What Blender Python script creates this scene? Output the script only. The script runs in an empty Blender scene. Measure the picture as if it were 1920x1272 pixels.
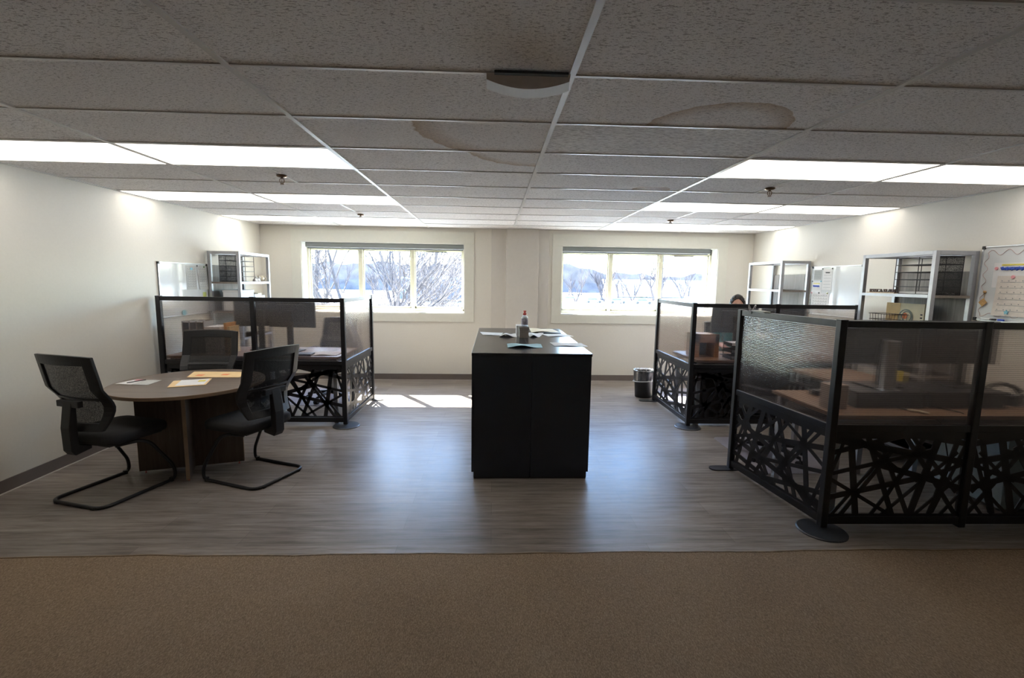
import bpy, math, random
from mathutils import Vector, Matrix
from math import sin, cos, pi, radians, sqrt, atan2
random.seed(7)
SC = bpy.context.scene
COL = SC.collection

# ------------------------------------------------------------------ materials
def nt(name):
    m = bpy.data.materials.new(name); m.use_nodes = True
    t = m.node_tree
    b = t.nodes['Principled BSDF']
    return m, t, b
def N(t, kind, **kw):
    n = t.nodes.new(kind)
    for k, v in kw.items():
        if k in n.inputs.keys() if hasattr(n.inputs, 'keys') else False: n.inputs[k].default_value = v
        else: setattr(n, k, v)
    return n
def coords(t, scale=(1, 1, 1), rot=(0, 0, 0)):
    tc = t.nodes.new('ShaderNodeTexCoord'); mp = t.nodes.new('ShaderNodeMapping')
    mp.inputs['Scale'].default_value = scale; mp.inputs['Rotation'].default_value = rot
    t.links.new(tc.outputs['Object'], mp.inputs['Vector'])
    return mp.outputs['Vector']
def ramp(t, fac, stops):
    r = t.nodes.new('ShaderNodeValToRGB'); e = r.color_ramp.elements
    while len(e) < len(stops): e.new(0.5)
    for i, (p, c) in enumerate(stops):
        e[i].position = p; e[i].color = (*c, 1) if len(c) == 3 else c
    t.links.new(fac, r.inputs['Fac'])
    return r.outputs['Color']
def noise(t, vec, scale, detail=3, rough=0.5):
    n = t.nodes.new('ShaderNodeTexNoise'); n.inputs['Scale'].default_value = scale
    n.inputs['Detail'].default_value = detail; n.inputs['Roughness'].default_value = rough
    t.links.new(vec, n.inputs['Vector']); return n.outputs['Fac']
def mix(t, fac, a, b, mode='MIX'):
    n = t.nodes.new('ShaderNodeMix'); n.data_type = 'RGBA'; n.blend_type = mode
    for s, v in ((0, fac), (6, a), (7, b)):
        if hasattr(v, 'is_linked') or isinstance(v, bpy.types.NodeSocket): t.links.new(v, n.inputs[s])
        else: n.inputs[s].default_value = (*v, 1) if isinstance(v, tuple) and len(v) == 3 else v
    return n.outputs[2]
def math_(t, op, a, b=None, c=None, clamp=False):
    n = t.nodes.new('ShaderNodeMath'); n.operation = op; n.use_clamp = clamp
    for i, v in enumerate((a, b, c)):
        if v is None: continue
        if isinstance(v, bpy.types.NodeSocket): t.links.new(v, n.inputs[i])
        else: n.inputs[i].default_value = v
    return n.outputs[0]
def bump(t, b, h, strength=0.2, dist=0.002):
    n = t.nodes.new('ShaderNodeBump'); n.inputs['Strength'].default_value = strength
    n.inputs['Distance'].default_value = dist
    t.links.new(h, n.inputs['Height']); t.links.new(n.outputs['Normal'], b.inputs['Normal'])
def M(name, c, rough=0.5, metal=0.0, var=0.06, scale=30, bmp=0.0, spec=0.5, stretch=(1, 1, 1)):
    m, t, b = nt(name)
    v = coords(t, stretch)
    f = noise(t, v, scale)
    lo = tuple(max(0, x * (1 - var)) for x in c); hi = tuple(min(1, x * (1 + var)) for x in c)
    t.links.new(ramp(t, f, [(0.3, lo), (0.7, hi)]), b.inputs['Base Color'])
    b.inputs['Roughness'].default_value = rough; b.inputs['Metallic'].default_value = metal
    b.inputs['Specular IOR Level'].default_value = spec
    if bmp: bump(t, b, f, bmp)
    return m
def wood(name, dark, light, axis='x', rough=0.42, scale=1.0):
    m, t, b = nt(name)
    s = {'x': (1.2, 22, 22), 'y': (22, 1.2, 22), 'z': (22, 22, 1.2)}[axis]
    v = coords(t, tuple(k * scale for k in s))
    a = noise(t, v, 2.0, 6, 0.65); 
    c = ramp(t, a, [(0.3, dark), (0.52, tuple((p + q) / 2 for p, q in zip(dark, light))), (0.72, light)])
    t.links.new(c, b.inputs['Base Color']); b.inputs['Roughness'].default_value = rough
    bump(t, b, a, 0.08, 0.001)
    return m

BLACKM = M('black_powder_coat', (0.012, 0.012, 0.015), 0.38, 0.0, 0.15)
BLACKP = M('black_plastic', (0.013, 0.013, 0.015), 0.45)
BLACKF = M('black_upholstery', (0.012, 0.012, 0.014), 0.85, 0, 0.3, 400, 0.3)
SEATM = M('black_seat_cloth', (0.016, 0.015, 0.016), 0.9, 0, 0.3, 400, 0.3)
SILVER = M('silver_painted_steel', (0.42, 0.43, 0.46), 0.35, 0.55, 0.03)
ALU = M('brushed_aluminium', (0.55, 0.56, 0.58), 0.3, 0.9, 0.05)
CHROME = M('bright_chrome', (0.8, 0.8, 0.82), 0.12, 1.0, 0.02)
NAVY = M('dark_navy_laminate', (0.013, 0.017, 0.027), 0.36, 0, 0.12, 6)
NAVYTOP = M('dark_laminate_top', (0.018, 0.019, 0.024), 0.22, 0, 0.1, 6)
WALLP = M('warm_white_wall_paint', (0.70, 0.67, 0.60), 0.5, 0, 0.015, 60, 0.03)
TRIMP = M('cream_trim_paint', (0.70, 0.69, 0.61), 0.42, 0, 0.015, 20)
COLP = M('column_paint', (0.62, 0.59, 0.54), 0.5, 0, 0.015, 20)
SILLP = M('white_sill_paint', (0.78, 0.77, 0.72), 0.35, 0, 0.01, 20)
VINYLW = M('cream_window_vinyl', (0.70, 0.67, 0.52), 0.4, 0, 0.02, 20)
BASEB = M('taupe_vinyl_baseboard', (0.155, 0.128, 0.115), 0.45, 0, 0.05, 8)
BASEC = M('baseboard_caulk_line', (0.5, 0.46, 0.42), 0.5, 0, 0.05, 8)
PAPER = M('white_paper', (0.78, 0.78, 0.78), 0.7, 0, 0.03, 12)
PAPERG = M('printed_paper', (0.50, 0.51, 0.50), 0.7, 0, 0.12, 90, stretch=(1, 1, 3))
MANILA = M('manila_card', (0.80, 0.58, 0.30), 0.65, 0, 0.05, 10)
CREAM = M('cream_card', (0.80, 0.72, 0.52), 0.65, 0, 0.05, 10)
WBOARD = M('whiteboard_enamel', (0.72, 0.75, 0.76), 0.09, 0, 0.01, 5, spec=0.8)
TEAL = M('teal_knit', (0.045, 0.19, 0.20), 0.85, 0, 0.2, 200, 0.3)
SKIN = M('skin', (0.55, 0.30, 0.22), 0.5, 0, 0.06, 40)
HAIR = M('dark_brown_hair', (0.03, 0.022, 0.02), 0.45, 0, 0.8, 60, 0.6, stretch=(3, 1, 1))
DENIM = M('dark_trousers', (0.02, 0.025, 0.04), 0.8, 0, 0.2, 200)
BLUEPAPER = M('pale_blue_leaflet', (0.36, 0.58, 0.64), 0.6, 0, 0.1, 14)
GREYBOX = M('grey_cardboard', (0.33, 0.30, 0.27), 0.7, 0, 0.05, 20)
RED = M('red_plastic', (0.62, 0.08, 0.07), 0.3)
PINK = M('pink_ink', (0.72, 0.32, 0.35), 0.6)
ORANGE = M('orange_ink', (0.80, 0.25, 0.10), 0.6)
YELLOW = M('yellow_sticky', (0.78, 0.66, 0.10), 0.6)
BLUE = M('blue_marker_ink', (0.03, 0.08, 0.45), 0.6)
LBLUE = M('light_blue_plastic', (0.20, 0.50, 0.62), 0.35)
INK = M('grey_print_ink', (0.22, 0.24, 0.26), 0.7)
DINK = M('dark_ink', (0.04, 0.04, 0.045), 0.7)
BROWN = M('brown_cord', (0.30, 0.15, 0.08), 0.7)
BRASS = M('aged_brass', (0.16, 0.10, 0.06), 0.35, 0.8)
BLIND = M('grey_blind_fabric', (0.20, 0.215, 0.215), 0.8, 0, 0.12, 300, stretch=(1, 8, 8))
BLINDR = M('blind_bottom_rail', (0.05, 0.06, 0.065), 0.5)
TEEP = M('white_ceiling_tee', (0.60, 0.575, 0.55), 0.32, 0.1, 0.03, 10)
TABLEW = wood('greyed_oak_top', (0.115, 0.085, 0.068), (0.20, 0.155, 0.125), 'x', 0.33)
TABLEE = M('oak_edge_band', (0.26, 0.17, 0.105), 0.45, 0, 0.12, 12)
TABLEV = wood('dark_walnut_base', (0.075, 0.048, 0.035), (0.14, 0.095, 0.068), 'z', 0.5)
DESKW = wood('brown_desk_laminate', (0.20, 0.12, 0.07), (0.36, 0.23, 0.15), 'x', 0.38)
SHELFW = wood('grey_ash_panel', (0.13, 0.115, 0.105), (0.25, 0.225, 0.21), 'z', 0.5)
SHELFT = wood('grey_ash_shelf', (0.17, 0.14, 0.12), (0.27, 0.23, 0.20), 'y', 0.5)
BOXW = wood('honey_wood', (0.34, 0.16, 0.06), (0.52, 0.29, 0.13), 'x', 0.5)
MUG = M('beige_stoneware', (0.50, 0.44, 0.32), 0.4)
GLOSSP = M('white_gloss_plastic', (0.65, 0.65, 0.64), 0.3)
DARKSLOT = M('blue_black_vent', (0.02, 0.025, 0.035), 0.5)
STEELW = M('pale_blue_steel', (0.34, 0.41, 0.45), 0.4)
BAGM = None

def schlick(t, f0):                          # reflectance from the viewing angle, same on both faces of a sheet
    lw = N(t, 'ShaderNodeLayerWeight'); lw.inputs['Blend'].default_value = 0.5
    return math_(t, 'MULTIPLY_ADD', math_(t, 'POWER', lw.outputs['Facing'], 5.0), 1 - f0, f0)
def glassy(name, tint, gloss=0.06, rough=0.03):
    m, t, b = nt(name); t.nodes.remove(b)
    o = t.nodes['Material Output']
    tr = N(t, 'ShaderNodeBsdfTransparent'); tr.inputs[0].default_value = (*tint, 1)
    gl = N(t, 'ShaderNodeBsdfGlossy'); gl.inputs['Roughness'].default_value = rough
    f = schlick(t, gloss)
    ms = N(t, 'ShaderNodeMixShader')
    t.links.new(f, ms.inputs[0]); t.links.new(tr.outputs[0], ms.inputs[1]); t.links.new(gl.outputs[0], ms.inputs[2])
    v = coords(t); nz = noise(t, v, 3.0, 1)
    bn = N(t, 'ShaderNodeBump'); bn.inputs['Strength'].default_value = 0.02
    t.links.new(nz, bn.inputs['Height']); t.links.new(bn.outputs[0], gl.inputs['Normal'])
    t.links.new(ms.outputs[0], o.inputs[0])
    return m
GLASS = glassy('window_glass', (0.93, 0.96, 0.96), 0.04)
CLEARP = glassy('clear_bottle_plastic', (0.80, 0.85, 0.90), 0.12, 0.1)
MATP = M('frosted_vinyl_mat', (.30, .28, .32), .28, 0, .03, 4)
BAGM = glassy('clear_bin_liner', (0.62, 0.64, 0.66), 0.35, 0.25)

def poly():                                  # smoky twin-wall polycarbonate with horizontal flutes
    m, t, b = nt('smoky_fluted_polycarbonate'); t.nodes.remove(b)
    o = t.nodes['Material Output']
    tc = N(t, 'ShaderNodeTexCoord'); sp = N(t, 'ShaderNodeSeparateXYZ'); t.links.new(tc.outputs['Object'], sp.inputs[0])
    w = math_(t, 'SINE', math_(t, 'MULTIPLY', sp.outputs[2], 2 * pi / 0.0125))
    line = math_(t, 'GREATER_THAN', w, 0.55)
    nz = noise(t, coords(t, (0.6, 0.6, 26)), 2.2, 4)
    tint = mix(t, nz, (0.80, 0.745, 0.71), (0.90, 0.855, 0.825))
    tint = mix(t, math_(t, 'MULTIPLY', line, 0.42), tint, (0.45, 0.41, 0.39))
    tr = N(t, 'ShaderNodeBsdfTransparent'); t.links.new(tint, tr.inputs[0])
    bn = N(t, 'ShaderNodeBump'); bn.inputs['Strength'].default_value = 0.35; bn.inputs['Distance'].default_value = 0.001
    t.links.new(w, bn.inputs['Height'])
    gl = N(t, 'ShaderNodeBsdfGlossy'); gl.inputs['Roughness'].default_value = 0.16; gl.inputs[0].default_value = (0.8, 0.8, 0.85, 1)
    t.links.new(bn.outputs[0], gl.inputs['Normal'])
    rf = N(t, 'ShaderNodeBsdfRefraction'); rf.inputs['Roughness'].default_value = 0.16; rf.inputs['IOR'].default_value = 1.03
    t.links.new(tint, rf.inputs[0]); t.links.new(bn.outputs[0], rf.inputs['Normal'])
    tl = N(t, 'ShaderNodeBsdfTranslucent'); tl.inputs[0].default_value = (0.42, 0.38, 0.37, 1)
    fr = schlick(t, 0.045)
    a = N(t, 'ShaderNodeMixShader'); a.inputs[0].default_value = 0.34
    t.links.new(tr.outputs[0], a.inputs[1]); t.links.new(rf.outputs[0], a.inputs[2])
    c = N(t, 'ShaderNodeMixShader'); c.inputs[0].default_value = 0.06
    t.links.new(a.outputs[0], c.inputs[1]); t.links.new(tl.outputs[0], c.inputs[2])
    d = N(t, 'ShaderNodeMixShader'); t.links.new(fr, d.inputs[0])
    t.links.new(c.outputs[0], d.inputs[1]); t.links.new(gl.outputs[0], d.inputs[2])
    t.links.new(d.outputs[0], o.inputs[0])
    return m
POLY = poly()

def meshcloth(name, dens, col=(0.012, 0.012, 0.013), sc=620):
    m, t, b = nt(name)
    o = t.nodes['Material Output']
    b.inputs['Base Color'].default_value = (*col, 1); b.inputs['Roughness'].default_value = 0.6
    v = N(t, 'ShaderNodeTexVoronoi'); v.inputs['Scale'].default_value = sc
    t.links.new(coords(t), v.inputs['Vector'])
    f = math_(t, 'LESS_THAN', v.outputs['Distance'], dens)
    tr = N(t, 'ShaderNodeBsdfTransparent'); ms = N(t, 'ShaderNodeMixShader')
    t.links.new(f, ms.inputs[0]); t.links.new(b.outputs[0], ms.inputs[1]); t.links.new(tr.outputs[0], ms.inputs[2])
    t.links.new(ms.outputs[0], o.inputs[0]); return m
MESH = meshcloth('black_chair_mesh', 0.455)
WIREM = meshcloth('black_wire_mesh', 0.50, sc=400)

def emis(name, c, s):
    m, t, b = nt(name)
    nz = noise(t, coords(t), 2, 1)
    t.links.new(ramp(t, nz, [(0, tuple(x * .98 for x in c)), (1, c)]), b.inputs['Emission Color'])
    b.inputs['Base Color'].default_value = (0.8, 0.8, 0.8, 1); b.inputs['Emission Strength'].default_value = s
    return m
DIFF = emis('lit_light_diffuser', (1.0, 0.945, 0.87), 2.2)

def floor_mat():
    m, t, b = nt('greyed_oak_vinyl_plank')
    v = coords(t)
    br = N(t, 'ShaderNodeTexBrick'); t.links.new(v, br.inputs['Vector'])
    br.inputs['Scale'].default_value = 1.0; br.inputs['Brick Width'].default_value = 1.52; br.inputs['Row Height'].default_value = 0.18
    br.inputs['Mortar Size'].default_value = 0.0012; br.inputs['Mortar Smooth'].default_value = 0.2
    br.inputs['Color1'].default_value = (0.3, 0.3, 0.3, 1); br.inputs['Color2'].default_value = (0.7, 0.7, 0.7, 1)
    br.inputs['Mortar'].default_value = (0.5, 0.5, 0.5, 1); br.offset = 0.37
    g1 = noise(t, coords(t, (1.1, 14, 1)), 2.0, 7, 0.68)
    g2 = noise(t, coords(t, (3, 70, 1)), 2.0, 3, 0.6)
    c = ramp(t, g1, [(0.32, (0.085, 0.066, 0.055)), (0.5, (0.235, 0.203, 0.180)), (0.70, (0.38, 0.34, 0.305))])
    c = mix(t, 0.30, c, ramp(t, g2, [(0.3, (0.13, 0.105, 0.09)), (0.7, (0.34, 0.30, 0.265))]))
    c = mix(t, 0.35, c, br.outputs['Color'], 'OVERLAY')
    c = mix(t, math_(t, 'MULTIPLY', br.outputs['Fac'], 0.6), c, (0.05, 0.04, 0.035))
    t.links.new(c, b.inputs['Base Color'])
    b.inputs['Roughness'].default_value = 0.33
    b.inputs['Specular IOR Level'].default_value = 0.18
    r = math_(t, 'ADD', math_(t, 'MULTIPLY', g1, 0.16), 0.24); t.links.new(r, b.inputs['Roughness'])
    bump(t, b, g2, 0.10, 0.001)
    return m
def carpet_mat():
    m, t, b = nt('brown_loop_carpet')
    v = coords(t)
    vo = N(t, 'ShaderNodeTexVoronoi'); vo.inputs['Scale'].default_value = 170; t.links.new(coords(t, (1, 0.45, 1), (0, 0, 0.6)), vo.inputs['Vector'])
    big = noise(t, v, 1.6, 3); fine = noise(t, coords(t, (2.2, 1, 1), (0, 0, 0.9)), 120, 3, 0.7)
    c = ramp(t, fine, [(0.32, (0.15, 0.100, 0.062)), (0.5, (0.29, 0.205, 0.132)), (0.7, (0.48, 0.36, 0.24))])
    c = mix(t, 0.30, c, ramp(t, vo.outputs['Distance'], [(0.1, (0.75, 0.75, 0.75)), (0.7, (0.2, 0.2, 0.2))]), 'SOFT_LIGHT')
    hs = N(t, 'ShaderNodeHueSaturation'); hs.inputs['Saturation'].default_value = 0.9; t.links.new(c, hs.inputs['Color'])
    c = mix(t, 0.25, hs.outputs[0], ramp(t, big, [(0.3, (0.20, 0.142, 0.090)), (0.7, (0.33, 0.24, 0.155))]))
    t.links.new(c, b.inputs['Base Color']); b.inputs['Roughness'].default_value = 0.95
    b.inputs['Specular IOR Level'].default_value = 0.1
    bump(t, b, fine, 0.8, 0.004)
    return m
X0, Y0, TW, TD, CZ = 0.2934, 1.920, 1.3013, 0.5568, 2.384
def ceil_mat():
    m, t, b = nt('fissured_ceiling_tile')
    tc = N(t, 'ShaderNodeTexCoord'); sp = N(t, 'ShaderNodeSeparateXYZ'); t.links.new(tc.outputs['Object'], sp.inputs[0])
    x, y = sp.outputs[0], sp.outputs[1]
    ix = math_(t, 'FLOOR', math_(t, 'DIVIDE', math_(t, 'SUBTRACT', x, X0), TW))
    iy = math_(t, 'FLOOR', math_(t, 'DIVIDE', math_(t, 'SUBTRACT', y, Y0), TD))
    cx = N(t, 'ShaderNodeCombineXYZ'); t.links.new(ix, cx.inputs[0]); t.links.new(iy, cx.inputs[1])
    wn = N(t, 'ShaderNodeTexWhiteNoise'); wn.noise_dimensions = '2D'; t.links.new(cx.outputs[0], wn.inputs['Vector'])
    off = N(t, 'ShaderNodeVectorMath'); off.operation = 'MULTIPLY_ADD'
    t.links.new(wn.outputs['Color'], off.inputs[0]); off.inputs[1].default_value = (9, 9, 9); t.links.new(tc.outputs['Object'], off.inputs[2])
    def fis(sc, thr, seed):
        mp = N(t, 'ShaderNodeMapping'); mp.inputs['Scale'].default_value = sc; mp.inputs['Location'].default_value = (seed, seed, 0)
        t.links.new(off.outputs[0], mp.inputs['Vector'])
        n = noise(t, mp.outputs[0], 1.0, 2, 0.55)
        return ramp(t, n, [(thr, (0, 0, 0)), (thr + 0.045, (1, 1, 1))])
    f1 = fis((52, 165, 1), 0.375, 0.0); f2 = fis((130, 260, 1), 0.35, 3.0); f3 = fis((30, 210, 1), 0.43, 5.0)
    tone = mix(t, wn.outputs['Value'], (0.78, 0.745, 0.725), (0.90, 0.865, 0.845))
    pit = mix(t, 1.0, f1, f2, 'MULTIPLY')
    odd = math_(t, 'MULTIPLY', math_(t, 'COMPARE', ix, 0.0, 0.1), math_(t, 'COMPARE', iy, 1.0, 0.1))    # one replacement tile of another pattern
    pit = mix(t, odd, pit, f3); tone = mix(t, odd, tone, (0.93, 0.91, 0.88))
    c = mix(t, pit, (0.34, 0.30, 0.28), tone)
    grain = noise(t, tc.outputs['Object'], 260, 2)
    c = mix(t, 0.25, c, ramp(t, grain, [(0.3, (0.5, 0.46, 0.44)), (0.7, (0.94, 0.91, 0.88))]))
    wob = math_(t, 'MULTIPLY', math_(t, 'SUBTRACT', noise(t, tc.outputs['Object'], 14, 4), 0.5), 0.14)
    def stain(cx_, cy_, rx, ry, band, lims):
        dx = math_(t, 'DIVIDE', math_(t, 'SUBTRACT', x, cx_), rx); dy = math_(t, 'DIVIDE', math_(t, 'SUBTRACT', y, cy_), ry)
        d = math_(t, 'ADD', math_(t, 'SQRT', math_(t, 'ADD', math_(t, 'MULTIPLY', dx, dx), math_(t, 'MULTIPLY', dy, dy))), wob)
        r = ramp(t, d, [(0.0, (0.10,) * 3), (1 - band * 2.2, (0.16,) * 3), (1 - band * .6, (0.62,) * 3), (0.985, (0.80,) * 3), (1.0, (0, 0, 0))])
        for s, op, lim in lims:
            r = mix(t, 1.0, r, math_(t, op, x if s == 'x' else y, lim), 'MULTIPLY')
        return r
    S = [stain(0.10, 2.55, 0.53, 0.60, 0.14, [('y', 'GREATER_THAN', 2.477), ('y', 'LESS_THAN', 3.034), ('x', 'LESS_THAN', 0.293)]),
         stain(0.30, 2.93, 0.50, 0.47, 0.10, [('y', 'GREATER_THAN', 3.034), ('x', 'LESS_THAN', 0.293)]),
         stain(1.12, 2.53, 0.37, 0.40, 0.14, [('y', 'LESS_THAN', 2.477)]),
         stain(1.33, 4.10, 0.16, 0.13, 0.3, [('y', 'GREATER_THAN', 4.0)])]
    for s in S: c = mix(t, s, c, mix(t, 1.0, c, (0.50, 0.35, 0.20), 'MULTIPLY'))
    t.links.new(c, b.inputs['Base Color']); b.inputs['Roughness'].default_value = 0.9
    b.inputs['Specular IOR Level'].default_value = 0.15
    bump(t, b, pit, 0.5, 0.003)
    return m

# ------------------------------------------------------------------ mesh building
class MB:
    def __init__(s, T=None): s.v = []; s.f = []; s.T = T or Matrix(); s.mi = []
    def add(s, vs, fs):
        k = len(s.v); s.v += [tuple(s.T @ Vector(p)) for p in vs]; s.f += [tuple(i + k for i in f) for f in fs]
    def box(s, a, b, Mx=None):
        x0, y0, z0 = a; x1, y1, z1 = b
        vs = [(x, y, z) for z in (z0, z1) for y in (y0, y1) for x in (x0, x1)]
        if Mx is not None: vs = [tuple(Mx @ Vector(p)) for p in vs]
        s.add(vs, [(0, 2, 3, 1), (4, 5, 7, 6), (0, 1, 5, 4), (2, 6, 7, 3), (0, 4, 6, 2), (1, 3, 7, 5)]); return s
    def cbox(s, c, d, rot=(0, 0, 0)):
        from mathutils import Euler
        Mx = Matrix.Translation(c) @ Euler(rot).to_matrix().to_4x4()
        return s.box([-k / 2 for k in d], [k / 2 for k in d], Mx)
    def prism(s, poly, z0, z1, Mx=None):
        n = len(poly)
        vs = [(x, y, z0) for x, y in poly] + [(x, y, z1) for x, y in poly]
        if Mx is not None: vs = [tuple(Mx @ Vector(p)) for p in vs]
        s.add(vs, [tuple(range(n - 1, -1, -1)), tuple(range(n, 2 * n))] + [(i, (i + 1) % n, n + (i + 1) % n, n + i) for i in range(n)]); return s
    def tube(s, pts, r, n=8, closed=False):
        P = [Vector(p) for p in pts]; m = len(P); R = r if isinstance(r, (list, tuple)) else [r] * m
        vs = []; up = None
        for i in range(m):
            if closed: d = P[(i + 1) % m] - P[i - 1]
            else: d = P[min(i + 1, m - 1)] - P[max(i - 1, 0)]
            d = d.normalized() if d.length > 1e-9 else Vector((0, 0, 1))
            if up is None: up = d.orthogonal().normalized()
            up = (up - d * up.dot(d)); up = up.normalized() if up.length > 1e-6 else d.orthogonal().normalized()
            w = d.cross(up)
            for k in range(n):
                a = 2 * pi * k / n; vs.append(tuple(P[i] + (up * cos(a) + w * sin(a)) * R[i]))
        fs = [(i * n + k, i * n + (k + 1) % n, (i + 1) * n + (k + 1) % n, (i + 1) * n + k) for i in range(m - 1) for k in range(n)]
        if closed: fs += [((m - 1) * n + k, (m - 1) * n + (k + 1) % n, (k + 1) % n, k) for k in range(n)]
        else: fs += [tuple(range(n - 1, -1, -1)), tuple((m - 1) * n + k for k in range(n))]
        s.add(vs, fs); return s
    def lathe(s, prof, n=24, c=(0, 0, 0), sx=1, sy=1, caps=True):
        vs = []; m = len(prof)
        for r, z in prof:
            for k in range(n):
                a = 2 * pi * k / n; vs.append((c[0] + r * cos(a) * sx, c[1] + r * sin(a) * sy, c[2] + z))
        fs = [(i * n + k, i * n + (k + 1) % n, (i + 1) * n + (k + 1) % n, (i + 1) * n + k) for i in range(m - 1) for k in range(n)]
        if caps and prof[0][0] > 1e-6: fs.append(tuple(range(n - 1, -1, -1)))
        if caps and prof[-1][0] > 1e-6: fs.append(tuple((m - 1) * n + k for k in range(n)))
        s.add(vs, fs); return s
    def grid(s, fn, us, vs_, th=0.0, nrm=(0, 1, 0)):
        nu, nv = len(us), len(vs_); A = [fn(u, v) for v in vs_ for u in us]
        q = [(j * nu + i, j * nu + i + 1, (j + 1) * nu + i + 1, (j + 1) * nu + i) for j in range(nv - 1) for i in range(nu - 1)]
        if not th: s.add(A, q); return s
        n_ = Vector(nrm) * th; k = len(A); B = [tuple(Vector(p) + n_) for p in A]
        fs = q + [tuple(k + i for i in reversed(f)) for f in q]
        edge = [j * nu for j in range(nv)][::-1] + [i for i in range(1, nu)] + [j * nu + nu - 1 for j in range(1, nv)] + [(nv - 1) * nu + i for i in range(nu - 2, 0, -1)]
        for a, b in zip(edge, edge[1:] + edge[:1]): fs.append((a, k + a, k + b, b))
        s.add(A + B, fs); return s
    def build(s, name, mat, parent=None, bevel=0.0, smooth=False, off=None):
        me = bpy.data.meshes.new(name)
        v = s.v
        if off is None and parent is not None and parent.get('_w'): off = WORLD_OFF[parent.name]
        if off is not None: v = [(a - off[0], b - off[1], c - off[2]) for a, b, c in v]
        me.from_pydata(v, [], s.f); me.update()
        import bmesh
        bm = bmesh.new(); bm.from_mesh(me); bmesh.ops.recalc_face_normals(bm, faces=bm.faces); bm.to_mesh(me); bm.free()
        if smooth:
            for p in me.polygons: p.use_smooth = True
        me.materials.append(mat)
        o = bpy.data.objects.new(name, me); COL.objects.link(o)
        if parent is not None: o.parent = parent
        if bevel:
            b = o.modifiers.new('Bevel', 'BEVEL'); b.width = bevel; b.segments = 2; b.limit_method = 'ANGLE'
        return o
WORLD_OFF = {}
def tag(o, label, cat, group=None, kind=None):
    o['label'] = label; o['category'] = cat
    if group: o['group'] = group
    if kind: o['kind'] = kind
    return o
def thing(name, loc, label, cat, group=None, rz=0.0, world=True):
    """An Empty at the thing's base. With world=True its parts are given in room coordinates."""
    o = bpy.data.objects.new(name, None); COL.objects.link(o); o.empty_display_size = 0.1
    o.location = loc; o.rotation_euler = (0, 0, rz); tag(o, label, cat, group)
    if world: o['_w'] = 1; WORLD_OFF[o.name] = loc
    return o
def struct(mb, name, mat, **k):
    o = mb.build(name, mat, **k); o['kind'] = 'structure'; return o
def copy_tree(o, loc=None, rz=None, label=None, parent=None):
    c = o.copy(); COL.objects.link(c)
    if parent is not None: c.parent = parent
    else:
        c.location = loc
        if rz is not None: c.rotation_euler = (0, 0, rz)
        c['label'] = label
    for ch in list(o.children): copy_tree(ch, parent=c)
    return c
def centred(mb, name, mat, label, cat, group=None, **k):
    """one-mesh thing: origin at the base centre"""
    xs, ys, zs = zip(*mb.v); c = ((min(xs) + max(xs)) / 2, (min(ys) + max(ys)) / 2, min(zs))
    o = mb.build(name, mat, off=c, **k); o.location = c; return tag(o, label, cat, group)
def fillet(pts, r, n=5):
    P = [Vector(p) for p in pts]; out = [P[0]]
    for a, b, c in zip(P, P[1:], P[2:]):
        u = (a - b); w = (c - b); rr = min(r, u.length * .45, w.length * .45)
        p0 = b + u.normalized() * rr; p1 = b + w.normalized() * rr
        for i in range(n + 1):
            t = i / n; out.append(p0 * (1 - t) ** 2 + b * 2 * t * (1 - t) + p1 * t * t)
    out.append(P[-1]); return out

# ------------------------------------------------------------------ room shell
XL, XR, YB, YF = -3.56, 4.116, 7.454, -3.2
WT = 0.25
CARPET_Y = 2.60
struct(MB().box((XL - .2, CARPET_Y, -0.2), (XR + .2, YB + WT, 0.0)), 'floor', floor_mat())
cp = MB(); n = 40
pl = [(XL - .2, YF - .2), (XR + .2, YF - .2)]
edge = [(XL - .2 + (XR - XL + .4) * i / n, CARPET_Y + 0.006 * sin(i * .9) + 0.004 * sin(i * 2.3)) for i in range(n + 1)]
cp.prism(pl + edge[::-1], -0.2, 0.004)
o = struct(cp, 'floor', carpet_mat()); 
ts = MB()
for (xa, ya), (xb, yb) in zip(edge, edge[1:]):
    ts.add([(xa, ya - .004, .004), (xb, yb - .004, .004), (xb, yb + .012, .001), (xa, ya + .012, .001), (xa, ya - .004, .007), (xb, yb - .004, .007), (xb, yb + .010, .0035), (xa, ya + .010, .0035)],
           [(0, 1, 2, 3), (7, 6, 5, 4), (0, 4, 5, 1), (3, 2, 6, 7)])
struct(ts, 'trim_1', M('carpet_seam_edge', (0.20, 0.13, 0.07), 0.6, 0, 0.3, 20))
struct(MB().box((XL - WT, YF - .2, -0.2), (XL, YB + WT, CZ + .15)), 'wall_left', WALLP)
struct(MB().box((XR, YF - .2, -0.2), (XR + WT, YB + WT, CZ + .15)), 'wall_right', WALLP)
struct(MB().box((XL - WT, YF - .4, -0.2), (XR + WT, YF, CZ + .15)), 'wall_front', WALLP)
# back wall with two window openings
W = [(-2.948, -0.454, 1.072, 2.150), (1.062, 3.549, 1.072, 2.150)]
wb = MB()
xs = [XL - WT, W[0][0], W[0][1], W[1][0], W[1][1], XR + WT]
for i in range(0, 6, 2): wb.box((xs[i], YB, -.2), (xs[i + 1], YB + WT, CZ + .15))
for a, b, z0, z1 in W:
    wb.box((a, YB, -.2), (b, YB + WT, z0)); wb.box((a, YB, z1), (b, YB + WT, CZ + .15))
struct(wb, 'wall_back', WALLP)
struct(MB().box((-0.037, YB - .010, 0), (0.86, YB, CZ)).box((0.194, YB - .09, 0), (0.69, YB, CZ)), 'wall_column', COLP, bevel=.003)
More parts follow.
